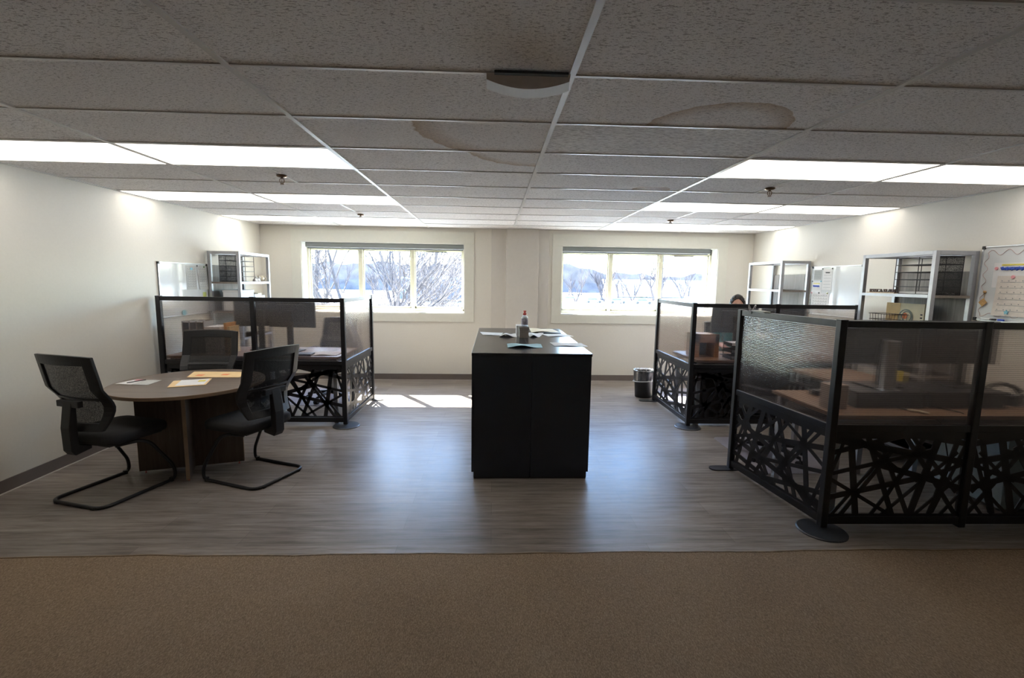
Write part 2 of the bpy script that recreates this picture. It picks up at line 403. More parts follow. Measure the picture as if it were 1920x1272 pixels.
# ceiling slab and exposed grid
struct(MB().box((XL - WT, YF - .4, CZ + .004), (XR + WT, YB + WT, CZ + .30)), 'ceiling', ceil_mat())
g = MB()
for k in range(-3, 4):
    x = X0 + k * TW
    if XL < x - .02 and x + .02 < XR: g.box((x - .0125, YF, CZ - .003), (x + .0125, YB, CZ + .006))
rows = [Y0 + i * TD for i in range(-9, 10)]
for y in rows:
    if YF < y < YB: g.box((XL, y - .0075, CZ - .001), (XR, y + .0075, CZ + .006))
for (xa, i) in ((-1.65, 3), (-1.655, 6), (2.262, 3), (2.235, 6)):
    g.box((xa - .011, Y0 + i * TD, CZ - .001), (xa + .011, Y0 + (i + 1) * TD, CZ + .006))
g.box((XL, YF, CZ - .002), (XL + .022, YB, CZ + .006)).box((XR - .022, YF, CZ - .002), (XR, YB, CZ + .006)).box((XL, YB - .022, CZ - .002), (XR, YB, CZ + .006))
struct(g, 'trim_2', TEEP)
# baseboards
bb = 0.098
struct(MB().box((XL, YF, 0), (XL + .008, YB, bb)), 'baseboard_left', BASEB)
struct(MB().box((XR - .008, YF, 0), (XR, YB, bb)), 'baseboard_right', BASEB)
struct(MB().box((XL, YB - .008, 0), (-.037, YB, bb)).box((-.037, YB - .018, 0), (.194, YB - .01, bb)).box((.186, YB - .098, 0), (.698, YB - .09, bb)).box((.69, YB - .018, 0), (.86, YB - .01, bb)).box((.86, YB - .008, 0), (XR, YB, bb)), 'baseboard_back', BASEB)
struct(MB().box((XL + .008, YF, 0), (XL + .020, YB, .006)).box((XL, YB - .020, 0), (-.037, YB - .008, .006)).box((.89, YB - .020, 0), (XR, YB - .008, .006)), 'trim_3', BASEC)

# windows
def window(i, a, b, z0, z1, mull, lbl):
    yf = YB + .245
    f = MB()
    jw = .045
    zt = z1 - .02
    f.box((a, yf - .05, z0 + .02), (a + jw, yf + .05, z1)).box((b - jw, yf - .05, z0 + .02), (b, yf + .05, z1))
    f.box((a, yf - .05, z0 + .0), (b, yf + .05, z0 + .055)).box((a, yf - .05, z1 - .10), (b, yf + .05, z1))
    fr = struct(f, 'window_%d' % i, VINYLW, bevel=.003)
    for m in mull:
        k = MB().box((m - .028, yf - .045, z0 + .05), (m + .028, yf + .04, z1 - .1)); k.box((m - .012, yf - .062, z1 - .23), (m + .03, yf - .045, z1 - .17))
        k.build('mullion', VINYLW, fr, bevel=.003)
    e = [a + jw] + [m for m in mull] + [b - jw]
    for q, (p0, p1) in enumerate(zip(e, e[1:])):
        d0 = .0 if q == 0 else .028; d1 = .0 if q == 2 else .028
        MB().box((p0 + d0, yf + .005, z0 + .055), (p1 - d1, yf + .011, z1 - .1)).build('pane', GLASS, fr)
        s = MB(); w = .018
        s.box((p0 + d0, yf - .02, z0 + .055), (p1 - d1, yf + .0, z0 + .055 + w * 1.6)).box((p0 + d0, yf - .02, z1 - .1 - w), (p1 - d1, yf, z1 - .1))
        s.box((p0 + d0, yf - .02, z0 + .055), (p0 + d0 + w, yf, z1 - .1)).box((p1 - d1 - w, yf - .02, z0 + .055), (p1 - d1, yf, z1 - .1))
        s.build('sash', VINYLW, fr)
    MB().box((b - .62, yf - .030, z1 - .128), (b - .30, yf - .018, z1 - .118)).build('latch_bar', BLINDR, fr)
    # liner boards and stool
    t = MB(); L = .012
    t.box((a - .001, YB - .002, z0), (a + L, yf - .05, z1)).box((b - L, YB - .002, z0), (b + .001, yf - .05, z1)).box((a, YB - .002, z1 - L), (b, yf - .05, z1 + .001))
    t.box((a, YB - .004, z0 - .001), (b, yf - .05, z0 + L))
    struct(t, 'trim_%d' % (3 + i), SILLP)
    c = MB(); th = .018; w = .148
    c.box((a - w, YB - th, z0 - .137), (b + w, YB, z0)).box((a - w, YB - th, z1), (b + w, YB, z1 + .172))
    c.box((a - w, YB - th, z0), (a, YB, z1)).box((b, YB - th, z0), (b + w, YB, z1))
    struct(c, 'trim_%d' % (5 + i), TRIMP, bevel=.002)
    # roller blind
    r = thing('roller_blind', ((a + b) / 2, YB + .06, z1 - .11), lbl, 'blind', 'rolled-up window blinds')
    bd = MB().box((a + .05 if i == 1 else a + .014, YB + .03, z1 - .088), (b - .016 if i == 1 else b - .10, YB + .105, z1 - .012)); bd.build('blind_cassette', BLIND, r, bevel=.01)
    MB().box((a + .06 if i == 1 else a + .02, YB + .095, z1 - .104), (b - .03 if i == 1 else b - .12, YB + .108, z1 - .088)).build('bottom_rail', BLINDR, r, bevel=.003)
window(1, *W[0], (-2.105, -1.29), 'rolled-up grey roller blind at the top of the left window, beside the bare tree')
window(2, *W[1], (1.885, 2.705), 'rolled-up grey roller blind at the top of the right window, above the black dividers')

# ceiling lights
gl0 = None
def ceil_light(c, r, lbl):
    x0, x1 = X0 + c * TW + .013, X0 + (c + 1) * TW - .013; y0, y1 = Y0 + r * TD + .011, Y0 + (r + 1) * TD - .011
    x0 = max(x0, XL + .023); x1 = min(x1, XR - .023)
    t = thing('ceiling_light', ((x0 + x1) / 2, (y0 + y1) / 2, CZ - .003), lbl, 'ceiling light', 'lit rectangular ceiling panels')
    f = MB(); w = .007
    for a, b in (((x0, y0), (x1, y0 + w)), ((x0, y1 - w), (x1, y1)), ((x0, y0 + w), (x0 + w, y1 - w)), ((x1 - w, y0 + w), (x1, y1 - w))):
        f.box((*a, CZ - .002), (*b, CZ + .004))
    f.build('frame', TEEP, t)
    MB().box((x0 + w, y0 + w, CZ - .0005), (x1 - w, y1 - w, CZ + .0035)).build('diffuser', DIFF, t)
rown = {2: 'nearest row', 5: 'middle row', 8: 'far row by the windows'}
for r in (2, 5, 8):
    ceil_light(-3, r, 'glowing ceiling light panel touching the left wall, %s' % rown[r])
    ceil_light(-2, r, 'glowing ceiling light panel second from the left wall, %s' % rown[r])
    ceil_light(1, r, 'glowing ceiling light panel second from the right wall, %s' % rown[r])
    ceil_light(2, r, 'glowing ceiling light panel touching the right wall, %s' % rown[r])

# sprinkler heads
def sprinkler(x, y, lbl):
    t = thing('sprinkler_head', (x, y, CZ - .07), lbl, 'sprinkler', 'ceiling sprinkler heads', world=False)
    MB().lathe([(.001, .070), (.036, .070), (.040, .064), (.034, .056), (.014, .052), (.001, .052)], 20).build('escutcheon', BRASS, t, smooth=True)
    b = MB(); b.lathe([(.010, .052), (.011, .046), (.008, .044)], 12)
    for s in (-1, 1): b.tube(fillet([(s * .008, 0, .046), (s * .017, 0, .036), (s * .016, 0, .016), (s * .004, 0, .006)], .01), .0028, 6)
    b.tube([(0, 0, .044), (0, 0, .008)], .0028, 6)
    b.build('frame_arms', BRASS, t, smooth=True)
    MB().lathe([(.001, .004), (.014, .004), (.014, .000), (.001, .000)], 14).build('deflector', BRASS, t)
    return t
s0 = sprinkler(-1.652, 3.86, 'bronze sprinkler head behind the nearest lights on the left side of the ceiling')
copy_tree(s0, (-1.655, 6.06, CZ - .07), 0, 'small bronze sprinkler head above the left window, by the far lights')
copy_tree(s0, (2.258, 3.91, CZ - .07), 0, 'bronze sprinkler head behind the nearest lights on the right side of the ceiling')
copy_tree(s0, (2.225, 6.02, CZ - .07), 0, 'small bronze sprinkler head above the right window, by the far lights')

# curved air deflector
LIPM, lt, lb = nt('milky_white_plastic')
lb.inputs['Base Color'].default_value = (.8, .8, .79, 1); lb.inputs['Roughness'].default_value = .35
ltr = N(lt, 'ShaderNodeBsdfTranslucent'); lt.links.new(ramp(lt, noise(lt, coords(lt), 12), [(0, (.88, .88, .87)), (1, (.93, .93, .92))]), ltr.inputs[0])
lms = N(lt, 'ShaderNodeMixShader'); lms.inputs[0].default_value = .6
lt.links.new(lb.outputs[0], lms.inputs[1]); lt.links.new(ltr.outputs[0], lms.inputs[2]); lt.links.new(lms.outputs[0], lt.nodes['Material Output'].inputs[0])
t = thing('air_deflector', (0.12, 1.93, CZ - .05), 'white curved plastic air deflector hanging under the ceiling near the middle tee', 'vent cover')
xa, xb = -0.035, 0.285
def dsurf(u, v):       # u along, v from slot to lip start
    bow = 1 - (2 * u - 1) ** 2
    return (xa + (xb - xa) * u, 1.895 + v * (.030 + .045 * bow), CZ - .006 - v * (.012 + .014 * bow))
def lip(u, v):
    bow = 1 - (2 * u - 1) ** 2
    return (xa + (xb - xa) * u, 1.925 + .045 * bow + .010 * v, CZ - .018 - .014 * bow - v * .030)
U = [i / 20 for i in range(21)]
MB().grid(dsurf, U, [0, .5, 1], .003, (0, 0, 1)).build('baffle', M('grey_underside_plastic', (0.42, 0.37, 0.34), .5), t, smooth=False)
MB().grid(lip, U, [0, .35, 1], .003, (0, 1, 0)).build('lip', LIPM, t, smooth=False)
MB().box((xa + .03, 1.876, CZ - .013), (xb - .01, 1.897, CZ - .0035)).build('vent_slot', DARKSLOT, t)

# ------------------------------------------------------------------ partitions
LINES = [(.0, .44, .18, .28, .020), (0, .22, .64, .44, .030), (.03, 0, .36, .66, .018), (.10, 0, .42, .72, .024), (.22, 0, .12, 1, .034),
         (.18, .28, .47, .02, .020), (0, .50, .7, .76, .022), (.25, .95, .50, 0, .028), (.33, .95, .62, 0, .024), (.33, 0, .65, .75, .020),
         (.45, .06, .9, .7, .018), (.42, .58, 1, .33, .032), (.46, .3, .70, 1, .024), (.63, 0, .80, 1, .038), (.66, 0, 1, .5, .018),
         (.58, .85, .98, .02, .024), (.78, 0, .95, 1, .028), (0, .75, .6, .98, .028), (.1, 1, .5, .55, .024), (0, .90, 1, .64, .034),
         (.82, .12, 1, .85, .020), (.55, 1, .93, .35, .022), (.70, .45, 1, .62, .022), (.86, 0, 1, .26, .018), (0, .96, .35, .80, .03), (.5, .98, 1, .86, .03), (.02, .6, .10, 1, .02)]
def clip(poly, w, h):
    for ax, lim, sg in ((0, 0, 1), (0, w, -1), (1, 0, 1), (1, h, -1)):
        out = []
        for a, b in zip(poly, poly[1:] + poly[:1]):
            da, db = sg * (a[ax] - lim), sg * (b[ax] - lim)
            if da >= 0: out.append(a)
            if da * db < 0:
                k = da / (da - db); out.append((a[0] + (b[0] - a[0]) * k, a[1] + (b[1] - a[1]) * k))
        poly = out
        if not poly: return []
    return poly
def lattice(mb, w, h, z0, Mx, flip=False, flipz=False):
    for x0, y0, x1, y1, t in LINES:
        a = Vector((x0 * w, y0 * h)); b = Vector((x1 * w, y1 * h)); d = (b - a).normalized(); nn = Vector((-d.y, d.x)) * t * .62
        a = a - d * .05; b = b + d * .05
        p = clip([tuple(a + nn), tuple(b + nn), tuple(b - nn), tuple(a - nn)], w, h)
        if len(p) < 3: continue
        if flip: p = [(w - x, y) for x, y in p][::-1]
        if flipz: p = [(x, h - y) for x, y in p][::-1]
        R = Matrix(((1, 0, 0, 0), (0, 0, 1, 0), (0, 1, 0, z0), (0, 0, 0, 1)))
        mb.prism([(x, y) for x, y in p], -.003, .003, Mx @ R)
    # solid border of the cut sheet
    for a, b in (((0, 0), (w, .014)), ((0, h - .05), (w, h)), ((0, 0), (.012, h)), ((w - .012, 0), (w, h))):
        mb.box((a[0], -.0031, z0 + a[1]), (b[0], .0031, z0 + b[1]), Mx)
PH = 1.385
def divider(label, posts, segs, discs, bars, base):
    t = thing('room_divider', (*base, 0), label, 'partition', 'black freestanding desk dividers')
    for x, y in posts:
        p = MB(); p.box((x - .023, y - .023, .012), (x + .023, y + .023, PH)); p.box((x - .0245, y - .0245, PH - .006), (x + .0245, y + .0245, PH + .002)); p.build('post', BLACKM, t, bevel=.004)
    for k, (i, j) in enumerate(segs):
        a = Vector(posts[i]); b = Vector(posts[j]); d = (b - a); L = d.length; d.normalize()
        Mx = Matrix(((d.x, -d.y, 0, a.x), (d.y, d.x, 0, a.y), (0, 0, 1, 0), (0, 0, 0, 1)))
        e = .0232
        for nm, z0, z1 in (('bottom_rail', .035, .085), ('middle_rail', .665, .710), ('top_rail', PH - .048, PH - .004)):
            MB().box((e, -.017, z0), (L - e, .017, z1), Mx).build(nm, BLACKM, t, bevel=.003)
        MB().box((e, -.006, .712), (L - e, .006, PH - .050), Mx).build('translucent_sheet', POLY, t)
        lm = MB(); lattice(lm, L - 2 * e, .578, .087, Mx @ Matrix.Translation((e, 0, 0)), flip=(k % 2 == 1), flipz=(k == 2)); lm.build('cutout_panel', BLACKM, t)
    for x, y, r in discs:
        MB().lathe([(.001, 0), (r, 0), (r, .006), (r - .008, .011), (.001, .012)], 40, (x, y, 0)).build('base_plate', M('divider_foot', (.03, .033, .04), .35), t, smooth=False)
    for x, y, sx, ang in bars:
        pts = []; hw = .05
        for q in range(9): a_ = pi / 2 + pi * q / 8; pts.append((-sx + hw * cos(a_), hw * sin(a_)))
        for q in range(9): a_ = -pi / 2 + pi * q / 8; pts.append((sx + hw * cos(a_), hw * sin(a_)))
        Mx = Matrix.Translation((x, y, 0)) @ Matrix.Rotation(ang, 4, 'Z')
        MB().prism(pts, 0, .010, Mx).build('base_plate', M('divider_foot', (.03, .033, .04), .35), t)
    return t
divider('black divider with smoky panels around the left desk, behind the round table', [(-3.495, 5.08), (-2.535, 5.08), (-1.60, 5.08), (-1.585, 6.17)],
        [(0, 1), (1, 2), (2, 3)], [(-1.585, 5.045, .142)], [(-1.585, 6.17, .09, 0), (-3.40, 5.08, .06, pi / 2)], (-2.2, 5.08))
divider('black divider with smoky panels by the right window, beside the lined bin', [(2.19, 5.06), (3.11, 5.06), (4.03, 5.06), (2.195, 6.19)],
        [(0, 1), (1, 2), (0, 3)], [(2.185, 5.035, .142)], [(2.14, 6.19, .10, 0), (3.95, 5.06, .06, pi / 2)], (2.8, 5.06))
divider('large black divider with smoky panels nearest the carpet at right', [(2.19, 2.87), (3.125, 2.86), (4.06, 2.85), (2.075, 3.86)],
        [(0, 1), (1, 2), (0, 3)], [(2.165, 2.835, .148)], [(2.03, 3.86, .09, 0), (3.98, 2.85, .05, pi / 2)], (2.8, 2.86))

# ------------------------------------------------------------------ storage cabinets in the middle
def cabinet(x0, x1, side, lbl):
    y0, y1, h = 3.66, 5.61, 1.031
    t = thing('storage_cabinet', ((x0 + x1) / 2, (y0 + y1) / 2, 0), lbl, 'cabinet', 'black cabinets standing back to back')
    MB().box((x0 + (.019 if side < 0 else .001), y0 + .001, .012), (x1 - (.019 if side > 0 else .001), y1 - .001, h - .022)).build('body', NAVY, t, bevel=.0012)
    MB().box((x0 + .0006, y0 - .0008, h - .022), (x1 - .0006, y1 + .001, h)).build('top', NAVYTOP, t, bevel=.001)
    MB().box((x0 + (.02 if side < 0 else .006), y0 + .006, 0), (x1 - (.02 if side > 0 else .006), y1 - .006, .012)).build('plinth', BLACKP, t)
    n = 4; w = (y1 - y0 - .03) / n
    for i in range(n):
        ya = y0 + .015 + i * w; X = x1 - .019 if side > 0 else x0 + .019
        d = MB().box((min(X, X + side * .018), ya + .003, .05), (max(X, X + side * .018), ya + w - .003, h - .0235)).build('door', NAVY, t, bevel=.002)
        hy = ya + (w - .05 if i % 2 == 0 else .05); XX = X + side * .018
        MB().box((min(XX, XX + side * .0012), hy - .01, .62), (max(XX, XX + side * .0012), hy + .01, .72)).build('handle', BLACKP, d, off=WORLD_OFF[t.name])
cabinet(-.167, .3110, -1, 'left half of the tall black cabinet pair in the middle of the room')
cabinet(.3110, .789, 1, 'right half of the tall black cabinet pair in the middle of the room')
CT = 1.0315
def sheet(name, pts, z, mat, label, cat='paper', th=.0015, wave=0.0, group=None, lift=0):
    """a thin sheet from four plan corners, with a soft buckle"""
    a, b, c, d = [Vector(p) for p in pts]
    def fn(u, v):
        p = (a * (1 - u) + b * u) * (1 - v) + (d * (1 - u) + c * u) * v
        return (p.x, p.y, z + wave * (sin(u * 5 + v * 2) * .5 + .5) * sin(pi * min(1, max(0, u * .9 + .05))) + lift * u)
    g_ = [i / 8 for i in range(9)]
    mb = MB().grid(fn, g_, g_, th, (0, 0, 1))
    return centred(mb, name, mat, label, cat, group)
sheet('leaflet', [(.125, 3.955), (.425, 3.97), (.43, 4.185), (.125, 4.18)], CT, BLUEPAPER, 'pale blue folded leaflet at the front middle of the black cabinet top', 'leaflet', .002, .022)
sheet('paper_sheet', [(.54, 4.09), (.835, 4.07), (.815, 4.30), (.525, 4.31)], CT, PAPER, 'white paper hanging over the right edge of the black cabinet top', wave=.006, group='loose papers on the cabinets')
sheet('paper_sheet', [(-.105, 4.87), (.08, 4.86), (.11, 5.08), (-.143, 5.15)], CT, PAPER, 'flat white paper at the far left of the black cabinet top', wave=.003, group='loose papers on the cabinets')
sheet('paper_sheet', [(.06, 4.74), (.24, 4.70), (.25, 4.98), (.115, 4.97)], CT, PAPER, 'crumpled white paper just left of the small grey box', wave=.03, group='loose papers on the cabinets')
sheet('paper_sheet', [(.37, 4.70), (.47, 4.74), (.55, 5.08), (.37, 5.06)], CT, PAPER, 'crumpled white paper just right of the small grey box', wave=.025, group='loose papers on the cabinets')
sheet('paper_sheet', [(.57, 4.80), (.84, 4.83), (.76, 5.05), (.52, 5.0)], CT, PAPER, 'smooth white sheet in front of the cream folder on the cabinet', wave=.004, group='loose papers on the cabinets')
sheet('folder', [(.42, 5.16), (.74, 5.15), (.70, 5.50), (.43, 5.58)], CT, CREAM, 'cream folder with a raised edge at the far right of the cabinet top', 'folder', .004, .014)
sheet('dark_pad', [(.50, 5.08), (.74, 5.07), (.73, 5.14), (.49, 5.15)], CT, BLACKP, 'thin black pad lying in front of the cream folder', 'notepad', .006)
b = thing('small_box', (.308, 4.72, CT), 'small grey cardboard box under the sanitizer bottle on the cabinet', 'box')
MB().box((.262, 4.665, CT), (.354, 4.775, CT + .083)).build('box_body', GREYBOX, b, bevel=.001)
MB().box((.258, 4.661, CT + .083), (.358, 4.779, CT + .108)).build('box_lid', GREYBOX, b, bevel=.001)
sheet('paper_stack', [(.238, 4.792), (.36, 4.792), (.36, 4.93), (.238, 4.93)], CT, PAPER, 'white paper stack behind the small grey box', 'papers', .11)
bt = thing('sanitizer_bottle', (.316, 4.72, CT + .108), 'clear sanitizer bottle with a red pump standing on the small grey box', 'bottle', world=False)
MB().lathe([(.001, 0), (.030, 0), (.032, .004), (.032, .085), (.028, .098), (.014, .112), (.012, .118)], 24).build('bottle_body', CLEARP, bt, smooth=True)
MB().lathe([(.0325, .02), (.0328, .021), (.0328, .078), (.0325, .079)], 24, caps=False).build('bottle_label', M('sanitizer_label', (.40, .38, .46), .5, 0, .2, 60), bt, smooth=True)
MB().lathe([(.001, .117), (.017, .117), (.017, .135), (.010, .139), (.010, .150), (.015, .152), (.015, .160), (.001, .162)], 18).box((-.006, -.034, .152), (.006, .0, .160)).build('pump', RED, bt)

# ------------------------------------------------------------------ round table and what lies on it
TX, TY = -2.52, 3.96
t = thing('round_table', (TX, TY, 0), 'round wood-topped meeting table with a crossed panel base at left', 'table')
TZ = .722
MB().lathe([(.001, -.026), (.553, -.026), (.5535, 0), (.001, 0)], 96, (TX, TY, TZ)).build('tabletop', TABLEW, t, bevel=.001)
MB().lathe([(.5535, -.027), (.5565, -.026), (.5565, -.002), (.5535, 0)], 96, (TX, TY, TZ), caps=False).build('edge_band', TABLEE, t)
for ang, L, c in ((radians(17.5), .375, (-2.495, 3.895)), (radians(-65), .318, (-2.495, 3.895))):
    Mx = Matrix.Translation((c[0], c[1], 0)) @ Matrix.Rotation(ang, 4, 'Z')
    p = MB()
    if ang > 0: p.box((-L, -.0125, .018), (L, .0125, TZ - .0262), Mx)
    else: p.box((-L, -.0125, .018), (-.0126, .0125, TZ - .0262), Mx).box((.0126, -.0125, .018), (L, .0125, TZ - .0262), Mx)
    pp = p.build('base_panel', TABLEV, t, bevel=.001)
    for s in (-1, 1): MB().box((s * L - .0008, -.0127, .018), (s * L + .0008, .0127, TZ - .0262), Mx).build('panel_edge', TABLEE, pp, off=WORLD_OFF[t.name])
    for s in (-1, 1): MB().lathe([(.001, 0), (.007, 0), (.007, .006), (.004, .008), (.004, .018), (.001, .018)], 10, tuple(Mx @ Vector((s * (L - .04), 0, 0)))).build('glide', RED, t)
q = TZ + .0012
sheet('paper_sheet', [(-3.035, 3.845), (-2.90, 3.825), (-2.90, 4.00), (-3.0, 4.01)], q, PAPER, 'white leaflet with a pink stamp at the left of the round table', wave=.002)
sheet('paper_sheet', [(-2.895, 3.825), (-2.76, 3.815), (-2.775, 3.997), (-2.895, 4.00)], q, PAPERG, 'printed white sheet right of the pink-stamped leaflet on the round table')
sheet('folder', [(-2.55, 3.725), (-2.315, 3.827), (-2.41, 4.075), (-2.655, 3.96)], q, MANILA, 'manila folder under a printed sheet at the front of the round table', 'folder', .003)
sheet('paper_sheet', [(-2.525, 3.775), (-2.335, 3.835), (-2.415, 4.055), (-2.605, 3.985)], q + .0034, PAPER, 'printed white sheet with a yellow mark on the front manila folder', th=.001)
sheet('yellow_mark', [(-2.44, 3.93), (-2.39, 3.945), (-2.41, 4.0), (-2.46, 3.985)], q + .0047, YELLOW, 'small yellow sticky note on the printed sheet on the round table', 'sticky note', .0006)
sheet('folder', [(-2.645, 4.115), (-2.205, 4.128), (-2.255, 4.37), (-2.735, 4.365)], q, MANILA, 'wide manila folder with orange marks at the back of the round table', 'folder', .003)
for k, (x, y) in enumerate(((-2.58, 4.20), (-2.38, 4.235))):
    sheet('sticky_note', [(x - .03, y - .03), (x + .03, y - .03), (x + .025, y + .03), (x - .035, y + .03)], q + .0034, ORANGE, ['left', 'right'][k] + ' orange sticker on the wide manila folder', 'sticker', .0006)
sheet('sticky_note', [(-2.975, 3.96), (-2.915, 3.955), (-2.915, 3.995), (-2.98, 4.0)], q + .0048, PINK, 'pink stamp label on the left leaflet on the round table', 'sticker', .0006)
mb = MB().tube([(-2.955, 3.86, q + .0075), (-2.895, 3.985, q + .0065)], .0035, 8); centred(mb, 'pen', BLACKP, 'thin dark pen lying between the two white papers on the round table', 'pen')

# ------------------------------------------------------------------ guest chairs
def bw(t): return .235 - .035 * (1 - t) ** 2 * 2 if t < .35 else .205 + .03 * min(1, (t - .0) / .6)
def backs(s, t):
    w = .196 + .064 * (sin(min(1, t * 1.6) * pi / 2)) ; w = w - .012 * max(0, t - .6)
    z = .525 + .53 * t
    y = -.205 + .055 * sin(pi * min(1, t / .55)) * (1 if t < .55 else 0) - .105 * max(0, t - .30) ** 1.0 + .045 * s * s - .01
    return (s * w, y, z + (.012 * (1 - s * s) if t > .9 else 0))
def lin(a, b, n): return [a + (b - a) * i / n for i in range(n + 1)]
def soft_box(w, d, h, r=.08, n=6):
    """rounded cushion outline extruded with softened rims"""
    def ring(k, z):
        pts = []
        for cx, cy, a0 in ((w / 2 - r, d / 2 - r, 0), (-w / 2 + r, d / 2 - r, pi / 2), (-w / 2 + r, -d / 2 + r, pi), (w / 2 - r, -d / 2 + r, 1.5 * pi)):
            for i in range(n + 1):
                a = a0 + pi / 2 * i / n; pts.append((cx * k + r * k * cos(a), cy * k + r * k * sin(a), z))
        return pts
    rings = [ring(.90, 0), ring(.985, h * .14), ring(1, h * .45), ring(.985, h * .8), ring(.93, h * .97), ring(.6, h * 1.06), ring(.2, h * 1.08)]
    m = len(rings[0]); vs = [p for r_ in rings for p in r_]
    fs = [(i * m + k, i * m + (k + 1) % m, (i + 1) * m + (k + 1) % m, (i + 1) * m + k) for i in range(len(rings) - 1) for k in range(m)]
    fs += [tuple(range(m - 1, -1, -1)), tuple((len(rings) - 1) * m + k for k in range(m))]
    return vs, fs
def back_parts(t):
    f = MB(); th = .022; nr = (0, -1, 0)
    f.grid(backs, lin(-1, -.74, 3), lin(0, 1, 16), th, nr).grid(backs, lin(.74, 1, 3), lin(0, 1, 16), th, nr)
    f.grid(backs, lin(-.76, .76, 12), lin(.885, 1, 3), th, nr).grid(backs, lin(-.76, .76, 12), lin(0, .10, 3), th, nr)
    f.grid(backs, lin(-.76, .76, 12), lin(.395, .435, 2), th, nr)
    f.build('back_frame', BLACKP, t, bevel=.004)
    def bs(s, u): x, y, z = backs(s, u); return (x, y - .006, z)
    MB().grid(bs, lin(-.76, .76, 12), lin(.08, .9, 16), .002, nr).build('back_mesh', MESH, t)
def guest_chair(loc, rz, lbl):
    t = thing('guest_chair', loc, lbl, 'chair', 'black mesh-back cantilever chairs at the round table', rz, world=False)
    vs, fs = soft_box(.485, .47, .075)
    m = MB(); m.add([(x, y + .035, z + .415) for x, y, z in vs], fs); m.build('seat', SEATM, t, smooth=True)
    m = MB(); m.box((-.20, -.16, .402), (.20, .22, .4155)); m.build('seat_pan', BLACKP, t, bevel=.004)
    back_parts(t)
    sp = MB()
    pr = [(-.262, .365), (-.285, .40), (-.288, .56), (-.262, .735), (-.232, .735), (-.236, .56), (-.236, .44), (-.16, .405), (-.16, .385)]
    R = Matrix(((0, 0, 1, 0), (1, 0, 0, 0), (0, 1, 0, 0), (0, 0, 0, 1)))
    sp.prism(pr, -.042, .042, R); sp.box((-.10, -.262, .700), (.10, -.225, .745)); sp.build('back_bracket', BLACKP, t, bevel=.005)
    P = fillet([(-.17, -.10, .392), (-.20, .10, .385), (-.238, .265, .11), (-.24, .268, .012), (-.24, -.275, .012), (.24, -.275, .012), (.24, .268, .012), (.238, .265, .11), (.20, .10, .385), (.17, -.10, .392)], .085, 7)
    MB().tube(P, .0125, 10).build('sled_frame', BLACKM, t, smooth=True)
    for s in (-1, 1):
        MB().tube([(s * .238, .235, .03), (s * .238, .235, .0)], .0165, 10).build('frame_glide', BLACKP, t); MB().box((s * .17 - .012, -.287, 0), (s * .17 + .012, -.262, .014)).build('frame_glide', BLACKP, t)
    return t
g0 = guest_chair((-2.80, 3.475, 0), -radians(17), 'black mesh-back chair by the left wall, left of the round table')
copy_tree(g0, (-1.925, 3.76, 0), radians(68), 'black mesh-back chair at the right of the round table, seen from its back')
copy_tree(g0, (-2.78, 4.50, 0), pi + radians(2), 'black mesh-back chair behind the round table, in front of the divider')

# ------------------------------------------------------------------ desks
def desk(x0, x1, y0, y1, h, lbl, legs='metal', modesty=None):
    t = thing('desk', ((x0 + x1) / 2, (y0 + y1) / 2, 0), lbl, 'desk')
    MB().box((x0, y0, h - .028), (x1, y1, h)).build('desktop', DESKW, t, bevel=.002)
    for x in (x0 + .05, x1 - .05):
        for y in (y0 + .05, y1 - .05): MB().box((x - .022, y - .022, 0), (x + .022, y + .022, h - .028)).build('leg', SILVER, t, bevel=.002)
    f = MB(); f.box((x0 + .072, y0 + .04, h - .078), (x1 - .072, y0 + .07, h - .028)).box((x0 + .072, y1 - .07, h - .078), (x1 - .072, y1 - .04, h - .028)); f.build('apron', SILVER, t)
    if modesty: MB().box((modesty[0], y0 + .075, modesty[2]), (modesty[1], y0 + .093, h - .03)).build('modesty_panel', M('dark_walnut_panel', (.025, .018, .016), .5), t)
    return t
DH = .745
desk(-3.50, -1.68, 5.13, 5.85, DH, 'desk behind the left divider, holding two monitors and papers', modesty=(-3.3, -2.45, .42))
desk(2.28, 4.08, 5.12, 5.82, DH, 'desk inside the far right divider, where the person sits', modesty=(2.24, 4.0, .06))
desk(2.28, 4.06, 2.95, 3.68, DH, 'brown desk inside the nearest divider at right, holding black risers')
desk(3.08, 3.68, 3.72, 4.66, DH, 'brown side desk between the near bookcase and the riser desk')
# pale steel pedestal under the near desk
p = thing('file_pedestal', (3.83, 3.32, 0), 'pale blue-grey steel file pedestal under the near right desk', 'cabinet')
MB().box((3.62, 3.05, .03), (4.03, 3.58, .60)).build('body', STEELW, p, bevel=.003)
for k in range(3):
    d = MB().box((3.63, 3.58, .04 + k * .187), (4.02, 3.596, .215 + k * .187)).build('drawer', STEELW, p, bevel=.002)
    MB().box((3.76, 3.596, .16 + k * .187), (3.89, 3.606, .175 + k * .187)).build('handle', ALU, d, off=WORLD_OFF[p.name])
for x, y in ((3.67, 3.1), (3.98, 3.1), (3.67, 3.53), (3.98, 3.53)): MB().lathe([(.001, 0), (.015, 0), (.015, .03), (.001, .03)], 10, (x, y, 0)).build('foot', BLACKP, p)
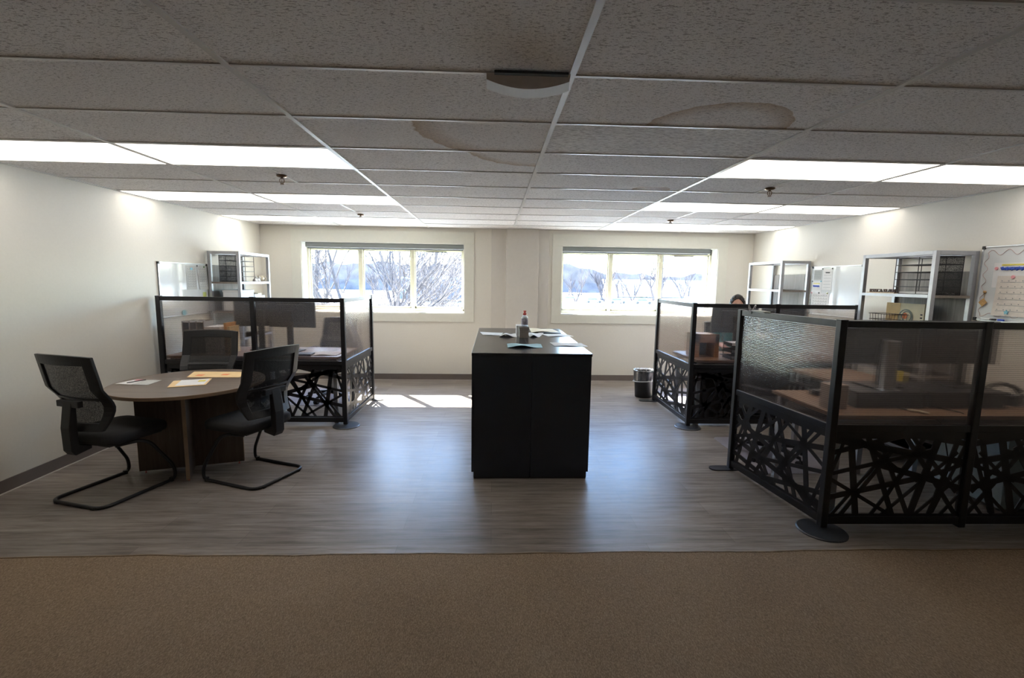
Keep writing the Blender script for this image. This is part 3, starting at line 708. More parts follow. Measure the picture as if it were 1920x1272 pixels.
# chair mats
def rrect(x0, y0, x1, y1, r=.06):
    o = []
    for cx, cy, a0 in ((x1 - r, y1 - r, 0), (x0 + r, y1 - r, pi / 2), (x0 + r, y0 + r, pi), (x1 - r, y0 + r, 1.5 * pi)):
        for i in range(6): a = a0 + pi / 2 * i / 5; o.append((cx + r * cos(a), cy + r * sin(a)))
    return o
for rc, l in (((-2.85, 5.87, -1.70, 6.95), 'pale frosted chair mat on the floor behind the left desk'), ((2.40, 5.84, 3.66, 6.95), 'pale frosted chair mat on the floor under the person'), ((2.30, 3.75, 3.05, 4.69), 'pale frosted chair mat reaching out behind the nearest divider')):
    centred(MB().prism(rrect(*rc), .0004, .0028), 'chair_mat', MATP, l, 'chair mat', 'pale chair mats')

# task chairs
def task_chair(loc, rz, lbl):
    t = thing('office_chair', loc, lbl, 'chair', 'black swivel chairs at the desks', rz, world=False)
    for k in range(5):
        a = 2 * pi * k / 5 + .3; c, s = cos(a), sin(a)
        l = MB().tube([(c * .02, s * .02, .10), (c * .16, s * .16, .095), (c * .30, s * .30, .075)], [.028, .022, .014], 8).build('base_arm', BLACKP, t, smooth=True)
        w = MB()
        for q in (-1, 1):
            Mx = Matrix.Translation((c * .30 - s * .018 * q, s * .30 + c * .018 * q, .028)) @ Matrix.Rotation(a, 4, 'Z') @ Matrix.Rotation(pi / 2, 4, 'X')
            w.prism([(.028 * cos(2 * pi * i / 14), .028 * sin(2 * pi * i / 14)) for i in range(14)], -.009, .009, Mx)
        w.tube([(c * .30, s * .30, .03), (c * .30, s * .30, .075)], .008, 8)
        w.build('caster', BLACKP, l)
    MB().tube([(0, 0, .08), (0, 0, .26)], .026, 14).tube([(0, 0, .26), (0, 0, .40)], .015, 14).build('gas_lift', BLACKP, t, smooth=False)
    MB().box((-.14, -.13, .395), (.14, .13, .43)).build('seat_mechanism', BLACKP, t, bevel=.01)
    vs, fs = soft_box(.50, .48, .08); m = MB(); m.add([(x, y + .02, z + .432) for x, y, z in vs], fs); m.build('seat', SEATM, t, smooth=True)
    back_parts(t)
    MB().tube(fillet([(0, -.10, .41), (0, -.26, .41), (0, -.28, .50), (0, -.245, .72)], .06), .022, 10).build('back_bracket', BLACKP, t, smooth=True)
    for s in (-1, 1):
        a = MB().tube(fillet([(s * .16, .0, .412), (s * .285, .0, .42), (s * .285, .0, .655)], .05), .014, 8).build('armrest', BLACKP, t, smooth=True)
        MB().box((s * .285 - .035, -.11, .655), (s * .285 + .035, .13, .68)).build('arm_pad', BLACKF, a, bevel=.01)
    return t
t0 = task_chair((-2.14, 6.22, 0), pi - .3, 'black swivel chair on the mat behind the left desk')
copy_tree(t0, (3.235, 6.28, 0), pi, 'black swivel chair under the person in teal')
copy_tree(t0, (2.62, 4.18, 0), pi + .35, 'black swivel chair behind the nearest divider at right')

# monitors (backs towards the camera)
def monitor(loc, rz, w, h, lbl, zc, base=True):
    t = thing('monitor', loc, lbl, 'monitor', 'black computer monitors', rz, world=False)
    z0 = zc - h / 2
    MB().box((-w / 2, -.018, z0), (w / 2, .010, z0 + h)).box((-w * .3, -.045, z0 + h * .2), (w * .3, -.018, z0 + h * .8)).build('housing', BLACKP, t, bevel=.006)
    MB().box((-w / 2 + .01, .0101, z0 + .014), (w / 2 - .01, .0125, z0 + h - .01)).build('screen', M('dark_screen', (.02, .022, .026), .15), t)
    MB().box((-.035, -.070, .012), (.035, -.046, zc + .03)).build('stand_neck', BLACKP, t, bevel=.004)
    MB().box((-.12, -.13, 0), (.12, .06, .012)).build('stand_base', BLACKP, t, bevel=.004)
    return t
m0 = monitor((-2.33, 5.56, DH), -.12, .56, .33, 'left computer monitor on the desk behind the left divider', .44)
copy_tree(m0, (-3.02 + .28, 5.68, DH), .35, 'second monitor, partly behind the middle post of the left divider')
copy_tree(m0, (2.87, 5.50, DH), .0, 'left monitor of the pair in front of the person')
copy_tree(m0, (3.47, 5.52, DH), .08, 'right monitor of the pair in front of the person')
# near desk: two black risers with monitors
def riser(x0, x1, y0, y1, z0, h, lbl):
    t = thing('desk_riser', ((x0 + x1) / 2, (y0 + y1) / 2, z0), lbl, 'desk riser', 'black risers on the near right desk')
    MB().box((x0, y0, z0), (x1, y1, z0 + h - .018)).build('riser_base', BLACKP, t, bevel=.004)
    MB().box((x0 - .012, y0 - .012, z0 + h - .018), (x1 + .012, y1 + .012, z0 + h)).build('riser_top', BLACKM, t, bevel=.003)
riser(2.56, 3.06, 3.14, 3.50, DH, .115, 'black box riser under the left monitor on the near desk')
riser(3.10, 3.66, 3.14, 3.50, DH, .115, 'black box riser under the right monitor on the near desk')
m1 = monitor((2.87, 3.38, DH + .115), .02, .60, .325, 'left black monitor inside the nearest divider at right', .325)
copy_tree(m1, (3.50, 3.40, DH + .115), -.03, 'right black monitor behind the middle post of the nearest divider')
c = thing('monitor_column', (2.83, 3.215, DH + .115), 'grey metal column in front of the left monitor inside the nearest divider', 'stand')
MB().box((2.785, 3.19, DH + .115), (2.875, 3.235, 1.215)).build('column', ALU, c, bevel=.004)
MB().box((2.765, 3.165, DH + .115), (2.895, 3.26, DH + .121)).build('column_base', ALU, c)
# phone
p = thing('desk_phone', (3.82, 3.30, DH), 'dark desk phone with a curved handset at the right edge', 'phone', world=False, rz=.4)
MB().prism([(-.10, 0), (.10, 0), (.10, .03), (-.10, .085)], -.085, .085, Matrix(((0, 0, 1, 0), (1, 0, 0, 0), (0, 1, 0, 0), (0, 0, 0, 1)))).build('phone_body', BLACKP, p, bevel=.006)
MB().tube([(-.06, -.10, .105), (-.055, -.06, .14), (-.05, 0, .150), (-.055, .06, .125), (-.06, .10, .075)], [.024, .016, .014, .016, .024], 10).build('handset', BLACKP, p, smooth=True)
MB().tube([(-.06 + .012 * cos(i * 1.3), -.12 - i * .004, .09 - i * .0018 + .012 * sin(i * 1.3)) for i in range(44)], .003, 5).build('cord', BLACKP, p)
mb = MB().lathe([(.001, 0), (.036, 0), (.040, .10), (.037, .10), (.034, .006), (.001, .006)], 20, (3.63, 4.02, DH)); centred(mb, 'cup', YELLOW, 'yellow cup on the side desk behind the right monitor', 'cup')
centred(MB().box((2.50, 3.48, DH), (2.59, 3.56, DH + .04)), 'small_box', BLACKP, 'small dark box on the left part of the near desk', 'box', bevel=.004)
centred(MB().box((2.33, 3.10, DH), (2.46, 3.20, DH + .17)), 'file_box', M('beige_card_box', (.42, .34, .28), .7), 'upright beige file box beside the corner post of the nearest divider', 'box', bevel=.002)
for k, P in enumerate(([(2.85, 3.12, .75), (2.92, 3.0, .755), (3.0, 2.94, .70), (3.05, 2.93, .5), (3.2, 3.0, .2), (3.5, 3.1, .02)], [(3.15, 3.13, .75), (3.2, 2.98, .755), (3.3, 2.93, .6), (3.35, 2.93, .35), (3.5, 3.0, .02)])):
    centred(MB().tube(fillet(P, .06), .004, 6), 'power_cable', BLACKP, ['left', 'right'][k] + ' black cable dropping from the front edge of the near desk', 'cable', 'cables at the near desk')
mb = MB().tube([(2.86, 3.06, DH + .009), (2.90, 3.02, DH + .012), (2.93, 2.97, DH + .009)], .007, 8); centred(mb, 'cable_tie', CREAM, 'pale twisted tie on the front edge of the near desk', 'cable tie')
# left desk clutter
s = thing('letter_sorter', (-3.28, 5.36, DH), 'brown wooden letter sorter with slots on the left desk', 'sorter')
f = MB(); 
for k in range(4): x = -3.395 + k * .075; f.box((x - .005, 5.27, DH), (x + .005, 5.45, DH + .36))
f.box((-3.40, 5.44, DH), (-3.165, 5.452, DH + .36)); f.build('sorter_frame', SHELFT, s)
f = MB()
for k in range(5): f.box((-3.39, 5.272, DH + .001 + k * .085), (-3.175, 5.44, DH + .008 + k * .085))
f.build('sorter_shelves', SHELFT, s)
sheet('paper_stack', [(-3.15, 5.25), (-2.99, 5.25), (-2.99, 5.50), (-3.15, 5.50)], DH, PAPER, 'stack of white papers right of the letter sorter on the left desk', 'papers', .30)
centred(MB().box((-2.97, 5.30, DH), (-2.945, 5.50, DH + .34)), 'folder', M('orange_folder', (.62, .33, .12), .6), 'upright orange folder on the left desk', 'folder')
centred(MB().box((-2.935, 5.30, DH), (-2.91, 5.50, DH + .30)), 'folder', MANILA, 'upright tan folder beside the orange one on the left desk', 'folder')
sheet('paper_sheet', [(-1.98, 5.20), (-1.72, 5.22), (-1.74, 5.50), (-2.02, 5.47)], DH + .0005, PAPER, 'white papers at the corner of the left desk beside the window', wave=.012, th=.004)
centred(MB().box((-2.42, 5.17, DH), (-1.99, 5.30, DH + .022)), 'keyboard', BLACKP, 'black keyboard tray at the front of the left desk', 'keyboard', bevel=.004)
jk = MB().grid(lambda u, v: (-1.86 + .16 * u * (1.3 - v) + .02 * sin(v * 5), 5.99 + .06 * sin(u * 7), .62 + .55 * v), lin(0, 1, 12), lin(0, 1, 8), .012, (0, 1, 0))
centred(jk, 'jacket', M('slate_blue_cloth', (.12, .15, .24), .85, 0, .2, 80, .3), 'slate blue jacket hanging behind the left desk near the window', 'jacket')
# far right desk clutter
w = thing('desk_organizer', (2.47, 5.42, DH), 'honey-coloured wooden desk organizer with a dark opening on the far right desk', 'organizer')
f = MB(); a, b_, y0, y1, z1 = 2.33, 2.62, 5.32, 5.55, DH + .27
f.box((a, y0, DH), (a + .06, y1, z1)).box((b_ - .05, y0, DH), (b_, y1, z1)).box((a, y0, z1 - .10), (b_, y1, z1)).build('organizer_case', BOXW, w, bevel=.002)
MB().box((a + .061, y1 - .02, DH), (b_ - .051, y1 - .005, z1 - .101)).build('organizer_back', BLACKP, w)
tr = thing('letter_tray', (2.82, 5.30, DH), 'black letter trays with white papers on the far right desk', 'tray')
f = MB()
for k in range(3):
    z = DH + .005 + k * .075; f.box((2.68, 5.15, z), (3.0, 5.35, z + .005)).box((2.68, 5.15, z), (2.684, 5.35, z + .035)).box((2.996, 5.15, z), (3.0, 5.35, z + .035)).box((2.68, 5.346, z), (3.0, 5.35, z + .035))
for x in (2.683, 2.997):
    for y in (5.155, 5.345): f.box((x - .003, y - .003, DH), (x + .003, y + .003, DH + .17))
f.build('tray_frame', BLACKM, tr)
MB().box((2.70, 5.17, DH + .161), (2.90, 5.34, DH + .19)).build('papers', PAPER, tr)

# ------------------------------------------------------------------ bookcases
def bookcase(xw, xf, y0, y1, h, lbl):
    """xw: side against the wall, xf: open front; posts, rails and grey back panels"""
    t = thing('bookcase', ((xw + xf) / 2, (y0 + y1) / 2, 0), lbl, 'bookcase', 'silver-framed bookcases')
    s = 1 if xf > xw else -1; q = .0175
    for x in (xw + s * q, xf - s * q):
        for y in (y0 + q, y1 - q): MB().box((x - q, y - q, 0), (x + q, y + q, h)).build('post', SILVER, t, bevel=.002)
    r = MB()
    for x in (xw + s * q, xf - s * q): r.box((x - q, y0 + 2 * q, h - .035), (x + q, y1 - 2 * q, h))
    for y in (y0 + q, y1 - q): r.box((min(xw, xf) + 2 * q, y - q, h - .035), (max(xw, xf) - 2 * q, y + q, h))
    r.build('top_frame', SILVER, t, bevel=.002)
    for z in (.12, .46, .80, 1.14, 1.505):
        sh = MB().box((min(xw, xf) + 2 * q - .03, y0 + 2 * q, z), (max(xw, xf) - 2 * q + .03, y1 - 2 * q, z + .022)).box((min(xw, xf) + 2 * q, y0 + .003, z), (max(xw, xf) - 2 * q, y1 - .003, z + .022)).build('shelf', SHELFT, t)
        X = xf - s * .004
        MB().box((min(X, X + s * .004), y0 + 2 * q, z - .002), (max(X, X + s * .004), y1 - 2 * q, z + .026)).build('shelf_edge', SILVER, sh, off=WORLD_OFF[t.name])
    for za, zb in ((.145, .79), (.825, 1.50), (1.53, 1.735)):
        MB().box((xw + s * .003 if s > 0 else xw - .012, y0 + 2 * q, za), (xw + .012 if s > 0 else xw - .003, y1 - 2 * q, zb)).build('back_panel', SHELFW, t)
    return t
bookcase(-3.535, -3.15, 6.04, 6.84, 1.905, 'silver-framed bookcase against the left wall, with a mug on its shelf')
bookcase(4.10, 3.72, 6.02, 6.82, 1.905, 'empty silver-framed bookcase in the far right corner')
bookcase(4.10, 3.72, 3.885, 4.68, 1.905, 'silver-framed bookcase at right, with a name sign on its shelf')
SZ = 1.5275
def wire_sorter(x0, x1, y0, y1, z, h, lbl):
    t = thing('wire_file_sorter', ((x0 + x1) / 2, (y0 + y1) / 2, z), lbl, 'file sorter', 'black wire mesh file sorters')
    r = MB(); T = .0035
    for x in (x0, x1):
        for y in (y0, y1): r.tube([(x, y, z), (x, y, z + h)], T, 6)
    for k in range(6):
        zz = z + .003 + (h - .006) * k / 5
        r.tube([(x0, y0, zz), (x1, y0, zz), (x1, y1, zz), (x0, y1, zz)], T, 6, closed=True)
        if k < 5: r.tube([((x0 + x1) / 2, y0, zz), ((x0 + x1) / 2, y1, zz)], T * .7, 5)
    ym = (y0 * .6 + y1 * .4)
    for x in (x0, x1): r.tube([(x, ym, z), (x, ym, z + h)], T, 6)
    r.build('wire_frame', BLACKM, t)
    m = MB()
    for k in range(5): m.box((x0, y0, z + .003 + (h - .006) * k / 5), (x1, y1, z + .0045 + (h - .006) * k / 5))
    m.box((x0, y0 - .001, z), (x1, y0 + .001, z + h)); m.build('mesh_panels', WIREM, t)
    return t
wire_sorter(-3.44, -3.20, 6.12, 6.50, SZ, .335, 'black wire file sorter on the left wall bookcase')
wire_sorter(3.78, 4.03, 3.945, 4.345, SZ, .335, 'black wire file sorter on the near right bookcase')
sheet('paper_stack', [(3.80, 3.97), (4.01, 3.97), (4.01, 4.30), (3.80, 4.30)], SZ + .006, PAPER, 'white papers in the bottom tray of the near right file sorter', 'papers', .016, .012)
# mug and figurines on the left shelf
mg = thing('mug', (-3.22, 6.715, SZ), 'beige mug at the far end of the left bookcase shelf', 'mug', world=False)
MB().lathe([(.001, 0), (.036, 0), (.042, .02), (.042, .085), (.038, .085), (.037, .01), (.001, .008)], 24).build('cup', MUG, mg, smooth=True)
MB().tube([(.040 + .028 * sin(pi * i / 8), 0, .075 - .055 * i / 8) for i in range(9)], .006, 8).build('handle', MUG, mg, smooth=True)
fg = thing('figurine', (-3.21, 6.62, SZ), 'small white and brown animal figurine beside the mug', 'figurine', world=False)
MB().lathe([(.001, 0), (.022, .0), (.027, .015), (.022, .035), (.012, .045), (.001, .048)], 14, sx=1.0, sy=1.5).lathe([(.001, .035), (.014, .042), (.017, .055), (.010, .068), (.001, .070)], 12, (.0, .03, 0)).tube([(0, .022, .06), (0, .020, .08)], [.006, .001], 6).tube([(0, .038, .06), (0, .042, .08)], [.006, .001], 6).build('body', GLOSSP, fg, smooth=True)
MB().lathe([(.001, 0), (.03, 0), (.03, .006), (.001, .006)], 14, sy=1.8).build('base', BROWN, fg)
fg2 = copy_tree(fg, (-3.21, 6.535, SZ), 0, 'small figurine nearer the post on the left bookcase shelf')
S2 = 1.1625
bx = thing('paper_box', (-3.30, 6.25, S2), 'white box on the lower shelf of the left bookcase', 'box')
MB().box((-3.42, 6.13, S2), (-3.18, 6.42, S2 + .235)).build('box_body', PAPER, bx, bevel=.004)
MB().box((-3.425, 6.125, S2 + .235), (-3.175, 6.425, S2 + .262)).build('box_lid', PAPER, bx, bevel=.003)
for k in range(3):
    sheet('paper_stack', [(-3.40, 6.47 + k * .09), (-3.19, 6.46 + k * .09), (-3.18, 6.54 + k * .09), (-3.40, 6.55 + k * .09)], S2, [PAPER, CREAM, PAPER][k], ['white paper pile right of the white box on the left bookcase', 'cream paper pile in the middle of the lower left shelf', 'white paper pile farthest along the lower left shelf'][k], 'papers', [.20, .215, .18][k], .02)
# name sign
ns = thing('name_sign', (3.745, 4.43, SZ), 'wooden desk sign of raised letters on the near right bookcase shelf', 'sign')
MB().box((3.728, 4.275, SZ), (3.765, 4.60, SZ + .012)).build('sign_base', M('light_wood_base', (.50, .36, .22), .5), ns, bevel=.001)
def text_mesh(txt, size, ext, mat, parent, Mx, name='lettering', width=None):
    cu = bpy.data.curves.new(name, 'FONT'); cu.body = txt; cu.size = size; cu.extrude = ext; cu.align_x = 'CENTER'; cu.offset = size * .02
    tmp = bpy.data.objects.new('tmp', cu); COL.objects.link(tmp)
    dg = bpy.context.evaluated_depsgraph_get(); me = bpy.data.meshes.new_from_object(tmp.evaluated_get(dg))
    bpy.data.objects.remove(tmp); me.name = name
    if width:
        xs = [v.co.x for v in me.vertices]; k = width / (max(xs) - min(xs))
        for v in me.vertices: v.co.x *= k
    me.transform(Mx); me.materials.clear(); me.materials.append(mat)
    o = bpy.data.objects.new(name, me); COL.objects.link(o); o.parent = parent; return o
RT = Matrix(((0, 0, -1, 0), (-1, 0, 0, 0), (0, 1, 0, 0), (0, 0, 0, 1)))   # text facing -x, reading towards -y
text_mesh('JESSICA KLAUS', .044, .006, M('walnut_letters', (.06, .03, .02), .5), ns, Matrix.Translation((0, 0, .012)) @ RT, width=.305)
# picture and wire basket
pb = thing('picture_board', (3.98, 4.40, S2), 'tan and cream picture board propped on the near right bookcase', 'picture')
MB().box((3.955, 4.18, S2), (3.967, 4.60, S2 + .275)).build('board', CREAM, pb)
MB().box((3.953, 4.44, S2), (3.955, 4.60, S2 + .275)).build('tan_stripe', M('tan_print', (.60, .40, .16), .6), pb)
dsk = MB()
for r_, yy, zz in ((.075, 4.37, .14), (.05, 4.36, .15)): dsk.tube([(3.9535, yy + r_ * cos(a), S2 + zz + r_ * sin(a)) for a in lin(0, 2 * pi, 24)], .006, 5)
dsk.build('ring_print', M('grey_green_print', (.30, .34, .30), .6), pb)
MB().lathe([(.001, 0), (.03, 0), (.03, .002), (.001, .002)], 16).build('red_dot', ORANGE, pb, off=(0, 0, 0)).matrix_local = Matrix.Translation((-.029, -.02, .155)) @ Matrix.Rotation(pi / 2, 4, 'Y')
mk = MB()
for k in range(5): mk.box((3.9525, 4.195, S2 + .05 + k * .03), (3.955, 4.215, S2 + .062 + k * .03))
mk.build('margin_marks', DINK, pb)
wbk = thing('wire_basket', (3.84, 4.44, S2), 'small dark wire basket in front of the picture board', 'basket')
r = MB()
for z, e in ((.0, 0), (.165, .015), (.11, .01)): r.tube([(3.77 - e, 4.32 - e, S2 + z + .003), (3.91 + e, 4.32 - e, S2 + z + .003), (3.91 + e, 4.56 + e, S2 + z + .003), (3.77 - e, 4.56 + e, S2 + z + .003)], .003, 5, closed=True)
for k in range(8):
    y = 4.32 + .24 * k / 7; r.tube([(3.755, y, S2 + .166), (3.77, y, S2 + .003), (3.91, y, S2 + .003), (3.925, y, S2 + .166)], .002, 5)
r.build('basket_wires', M('dark_bronze_wire', (.05, .035, .03), .4, .5), wbk)

# ------------------------------------------------------------------ whiteboards
def whiteboard(xw, s, y0, y1, z0, z1, lbl, tray=False):
    t = thing('whiteboard', (xw, (y0 + y1) / 2, z0), lbl, 'whiteboard', 'wall-mounted whiteboards')
    def bx(a, b, m=None): return (min(xw + s * a, xw + s * b), max(xw + s * a, xw + s * b))
    x = bx(.002, .010); MB().box((x[0], y0, z0), (x[1], y1, z1)).build('board', WBOARD, t)
    x = bx(.002, .016); f = MB(); w = .012
    f.box((x[0], y0, z0), (x[1], y1, z0 + w)).box((x[0], y0, z1 - w), (x[1], y1, z1)).box((x[0], y0, z0 + w), (x[1], y0 + w, z1 - w)).box((x[0], y1 - w, z0 + w), (x[1], y1, z1 - w)); f.build('frame', ALU, t, bevel=.002)
    x = bx(.001, .020)
    for yy in (y0, y1):
        for zz in (z0, z1): MB().box((x[0], yy - .002 if yy == y0 else yy - .024, zz - .002 if zz == z0 else zz - .024), (x[1], yy + .024 if yy == y0 else yy + .002, zz + .024 if zz == z0 else zz + .002)).build('corner_cap', BLACKP, t, bevel=.003)
    if tray: x = bx(.016, .07); MB().box((x[0], y0 + .1, z0 + .0), (x[1], y1 - .1, z0 + .008)).build('marker_tray', ALU, t)
    return t
whiteboard(XL, 1, 5.18, 6.045, 1.14, 1.742, 'whiteboard on the left wall above the left desk')
whiteboard(XR, -1, 5.14, 5.99, 1.225, 1.832, 'whiteboard between the two bookcases on the right wall')
whiteboard(XR, -1, 3.00, 3.87, 1.325, 1.94, 'whiteboard with a string border at the right edge of the photo', tray=True)
def wpaper(xw, s, y0, y1, z0, z1, mat, lbl, dx=.0118, curl=.0, group='papers pinned to the whiteboards', skew=0, lines=0, cols=0, pins=()):
    t = thing('pinned_paper', (xw + s * dx, (y0 + y1) / 2, z0), lbl, 'paper', group)
    g_ = lin(0, 1, 6)
    MB().grid(lambda u, v: (xw + s * (dx + curl * (1 - v) ** 2), y0 + (y1 - y0) * u + skew * (1 - v), z0 + (z1 - z0) * v), g_, g_, .0008, (s, 0, 0)).build('paper', mat, t)
    if lines:
        l = MB(); X = xw + s * (dx + curl * .3 + .0016 + curl * .7)
        H = z1 - z0; Wd = y1 - y0
        for k in range(lines):
            z = z0 + H * (.12 + .72 * k / max(1, lines - 1)); xx = xw + s * (dx + .0016 + curl * (1 - (z - z0) / H) ** 2)
            sk = skew * (1 - (z - z0) / H)
            l.box((min(xx, xx + s * .0004), y0 + Wd * .1 + sk, z - .0012), (max(xx, xx + s * .0004), y1 - Wd * .1 + sk, z + .0012))
            for c in range(cols):
                yy = y0 + Wd * (.14 + .72 * c / max(1, cols - 1)) + sk
                l.box((min(xx, xx + s * .0004), yy - .004, z + .008), (max(xx, xx + s * .0004), yy + .004, z + .014))
        l.build('printed_lines', INK, t)
    return t
def magnet(xw, s, y, z, r, mat, lbl, dx=.0135):
    mb = MB(); Mx = Matrix.Translation((xw + s * dx, y, z)) @ Matrix.Rotation(s * pi / 2, 4, 'Y')
    mb.prism([(r * cos(2 * pi * i / 12), r * sin(2 * pi * i / 12)) for i in range(12)], 0, .008, Mx)
    return centred(mb, 'magnet', mat, lbl, 'magnet', 'whiteboard magnets', bevel=.001)
# left board
wpaper(XL, 1, 5.64, 5.83, 1.435, 1.715, PAPERG, 'left printed sheet with a blue mark on the left whiteboard', lines=8, cols=4)
wpaper(XL, 1, 5.84, 6.02, 1.43, 1.72, PAPERG, 'right printed sheet hanging askew on the left whiteboard', dx=.0135, skew=.03, curl=.006, lines=8, cols=4)
centred(MB().box((XL + .0165, 5.715, 1.665), (XL + .0172, 5.755, 1.690)), 'sticker', LBLUE, 'small blue picture on the left sheet of the left whiteboard', 'sticker')
magnet(XL, 1, 5.84, 1.715, .008, BLACKP, 'dark magnet between the two sheets on the left whiteboard', .0165)
magnet(XL, 1, 5.975, 1.705, .010, M('green_magnet', (.15, .28, .15), .5), 'green magnet at the top of the askew sheet on the left whiteboard', .0165)
centred(MB().box((XL + .0112, 5.935, 1.31), (XL + .012, 6.00, 1.40)), 'sticky_note', M('lime_sticky', (.62, .70, .22), .6), 'yellow-green sticky note low on the left whiteboard', 'sticky note')
magnet(XL, 1, 5.55, 1.176, .034, LBLUE, 'round light blue clip at the bottom of the left whiteboard', .0158)
# far right board
wpaper(XR, -1, 5.80, 5.95, 1.66, 1.79, PAPERG, 'grey gridded sheet at the top left of the far right whiteboard', lines=9, cols=5)
wpaper(XR, -1, 5.62, 5.78, 1.54, 1.80, PAPER, 'tall white notice with a dark heading on the far right whiteboard', lines=6)
wpaper(XR, -1, 5.79, 5.96, 1.50, 1.645, PAPER, 'white sheet with a blue scribble on the far right whiteboard')
wpaper(XR, -1, 5.64, 5.96, 1.26, 1.50, PAPER, 'wide calendar sheet low on the far right whiteboard', dx=.0125, lines=6, cols=6)
def scribble(X, s, y0, y1, zc, amp, mat, lbl, n=26, r=.004, name='scribble', cat='drawing'):
    P = [(X, y0 + (y1 - y0) * i / n, zc + amp * (sin(i * 2.1) * .6 + .4 * sin(i * 1.1 + 1))) for i in range(n + 1)]
    return centred(MB().tube(P, r, 5), name, mat, lbl, cat)
scribble(XR - .0145, -1, 5.945, 5.83, 1.585, .014, BLUE, 'blue marker scribble on the far right whiteboard sheet', r=.0045)
centred(MB().box((XR - .0140, 5.825, 1.612), (XR - .0130, 5.945, 1.622)), 'highlighter_stroke', YELLOW, 'yellow highlighter stroke above the small blue scribble', 'drawing')
scribble(XR - .0145, -1, 5.735, 5.665, 1.752, .009, DINK, 'dark handwritten heading on the tall notice', r=.003)
for k, (y, z) in enumerate(((5.79, 1.80), (5.62, 1.80), (5.96, 1.645), (5.80, 1.645), (5.955, 1.50), (5.82, 1.50), (5.67, 1.50))):
    magnet(XR, -1, y, z, .009, [BLACKP, BLACKP, INK, LBLUE, PINK, BLACKP, M('olive_magnet', (.35, .38, .15), .5)][k], 'tiny magnet on the far right whiteboard, ' + ['top of the gridded sheet', 'top right of the tall notice', 'left of the scribble sheet', 'blue one right of the scribble sheet', 'pink one on the calendar sheet', 'middle of the calendar sheet', 'olive one at the right of the calendar sheet'][k], .0145)
# near right board
wpaper(XR, -1, 3.28, 3.76, 1.60, 1.80, PAPER, 'wide white sheet with blue and yellow marks on the nearest whiteboard', lines=1)
wpaper(XR, -1, 3.44, 3.72, 1.375, 1.695, M('cream_calendar', (.70, .64, .58), .7), 'cream calendar page curling on the nearest whiteboard', dx=.0135, curl=.016, lines=6, cols=5)
scribble(XR - .0150, -1, 3.70, 3.52, 1.752, .012, BLUE, 'thick blue marker scribble on the nearest whiteboard', r=.010, n=30)
centred(MB().box((XR - .0145, 3.52, 1.776), (XR - .0132, 3.70, 1.788)), 'highlighter_stroke', YELLOW, 'yellow stroke above the thick blue scribble', 'drawing')
magnet(XR, -1, 3.735, 1.755, .013, PINK, 'pink flower magnet left of the thick blue scribble', .014)
magnet(XR, -1, 3.60, 1.685, .014, PINK, 'pink flower magnet at the top of the curling calendar', .016)
def star(X, y, z, r, mat, lbl):
    P = [((r if i % 2 == 0 else r * .5) * cos(pi / 2 + pi * i / 5), (r if i % 2 == 0 else r * .5) * sin(pi / 2 + pi * i / 5)) for i in range(10)]
    Mx = Matrix(((0, 0, 1, X), (1, 0, 0, y), (0, 1, 0, z), (0, 0, 0, 1)))
    centred(MB().prism(P, -.004, .004, Mx), 'star_magnet', mat, lbl, 'magnet', 'whiteboard magnets')
star(XR - .036, 3.60, 1.405, .020, LBLUE, 'blue star magnet at the bottom of the curling calendar')
star(XR - .018, 3.425, 1.52, .022, LBLUE, 'blue star magnet right of the curling calendar')
P = []
for i in range(60): P.append((XR - .0125, 3.82 - .74 * i / 59, 1.885 + .022 * sin(i * .62)))
for i in range(50): P.append((XR - .0125, 3.08 + .018 * sin(i * .7), 1.86 - .46 * i / 49))
for i in range(60): P.append((XR - .0125, 3.09 + .73 * i / 59, 1.375 + .014 * sin(i * .62)))
for i in range(44): P.append((XR - .0125, 3.825 + .016 * sin(i * .7), 1.385 + .47 * i / 43))
centred(MB().tube(P, .0016, 4, closed=True), 'string_garland', M('pink_brown_yarn', (.52, .33, .30), .8), 'thin pinkish wavy string looped around the nearest whiteboard', 'garland')
d = thing('diamond_ornament', (XR - .018, 3.80, 1.44), 'small gold diamond ornament hanging at the left of the nearest whiteboard', 'ornament')
Mx = Matrix.Translation((XR - .022, 3.80, 1.475)) @ Matrix.Rotation(-pi / 2, 4, 'Y') @ Matrix.Rotation(pi / 4, 4, 'Z')
MB().box((-.024, -.024, 0), (.024, .024, .006), Mx).build('diamond', M('gold_weave', (.46, .27, .10), .5, .2, .3, 120), d)
MB().tube([(XR - .0185, 3.80, 1.505), (XR - .0185, 3.80, 1.56)], .002, 5).lathe([(.001, 0), (.010, .004), (.012, .012), (.008, .020), (.001, .022)], 12, (XR - .020, 3.80, 1.552)).build('hanger', M('gold_cord', (.45, .28, .12), .5), d)
for k, (y, m_) in enumerate(((3.66, DINK), (3.60, BLUE), (3.74, GLOSSP))):
    centred(MB().tube([(XR - .045, y - .05 * (k == 2), 1.341), (XR - .045, y + .045, 1.341)], .008, 10), 'marker', m_, ['black', 'blue', 'white'][k] + ' marker lying in the tray of the nearest whiteboard', 'marker', 'markers in the tray', bevel=.001)

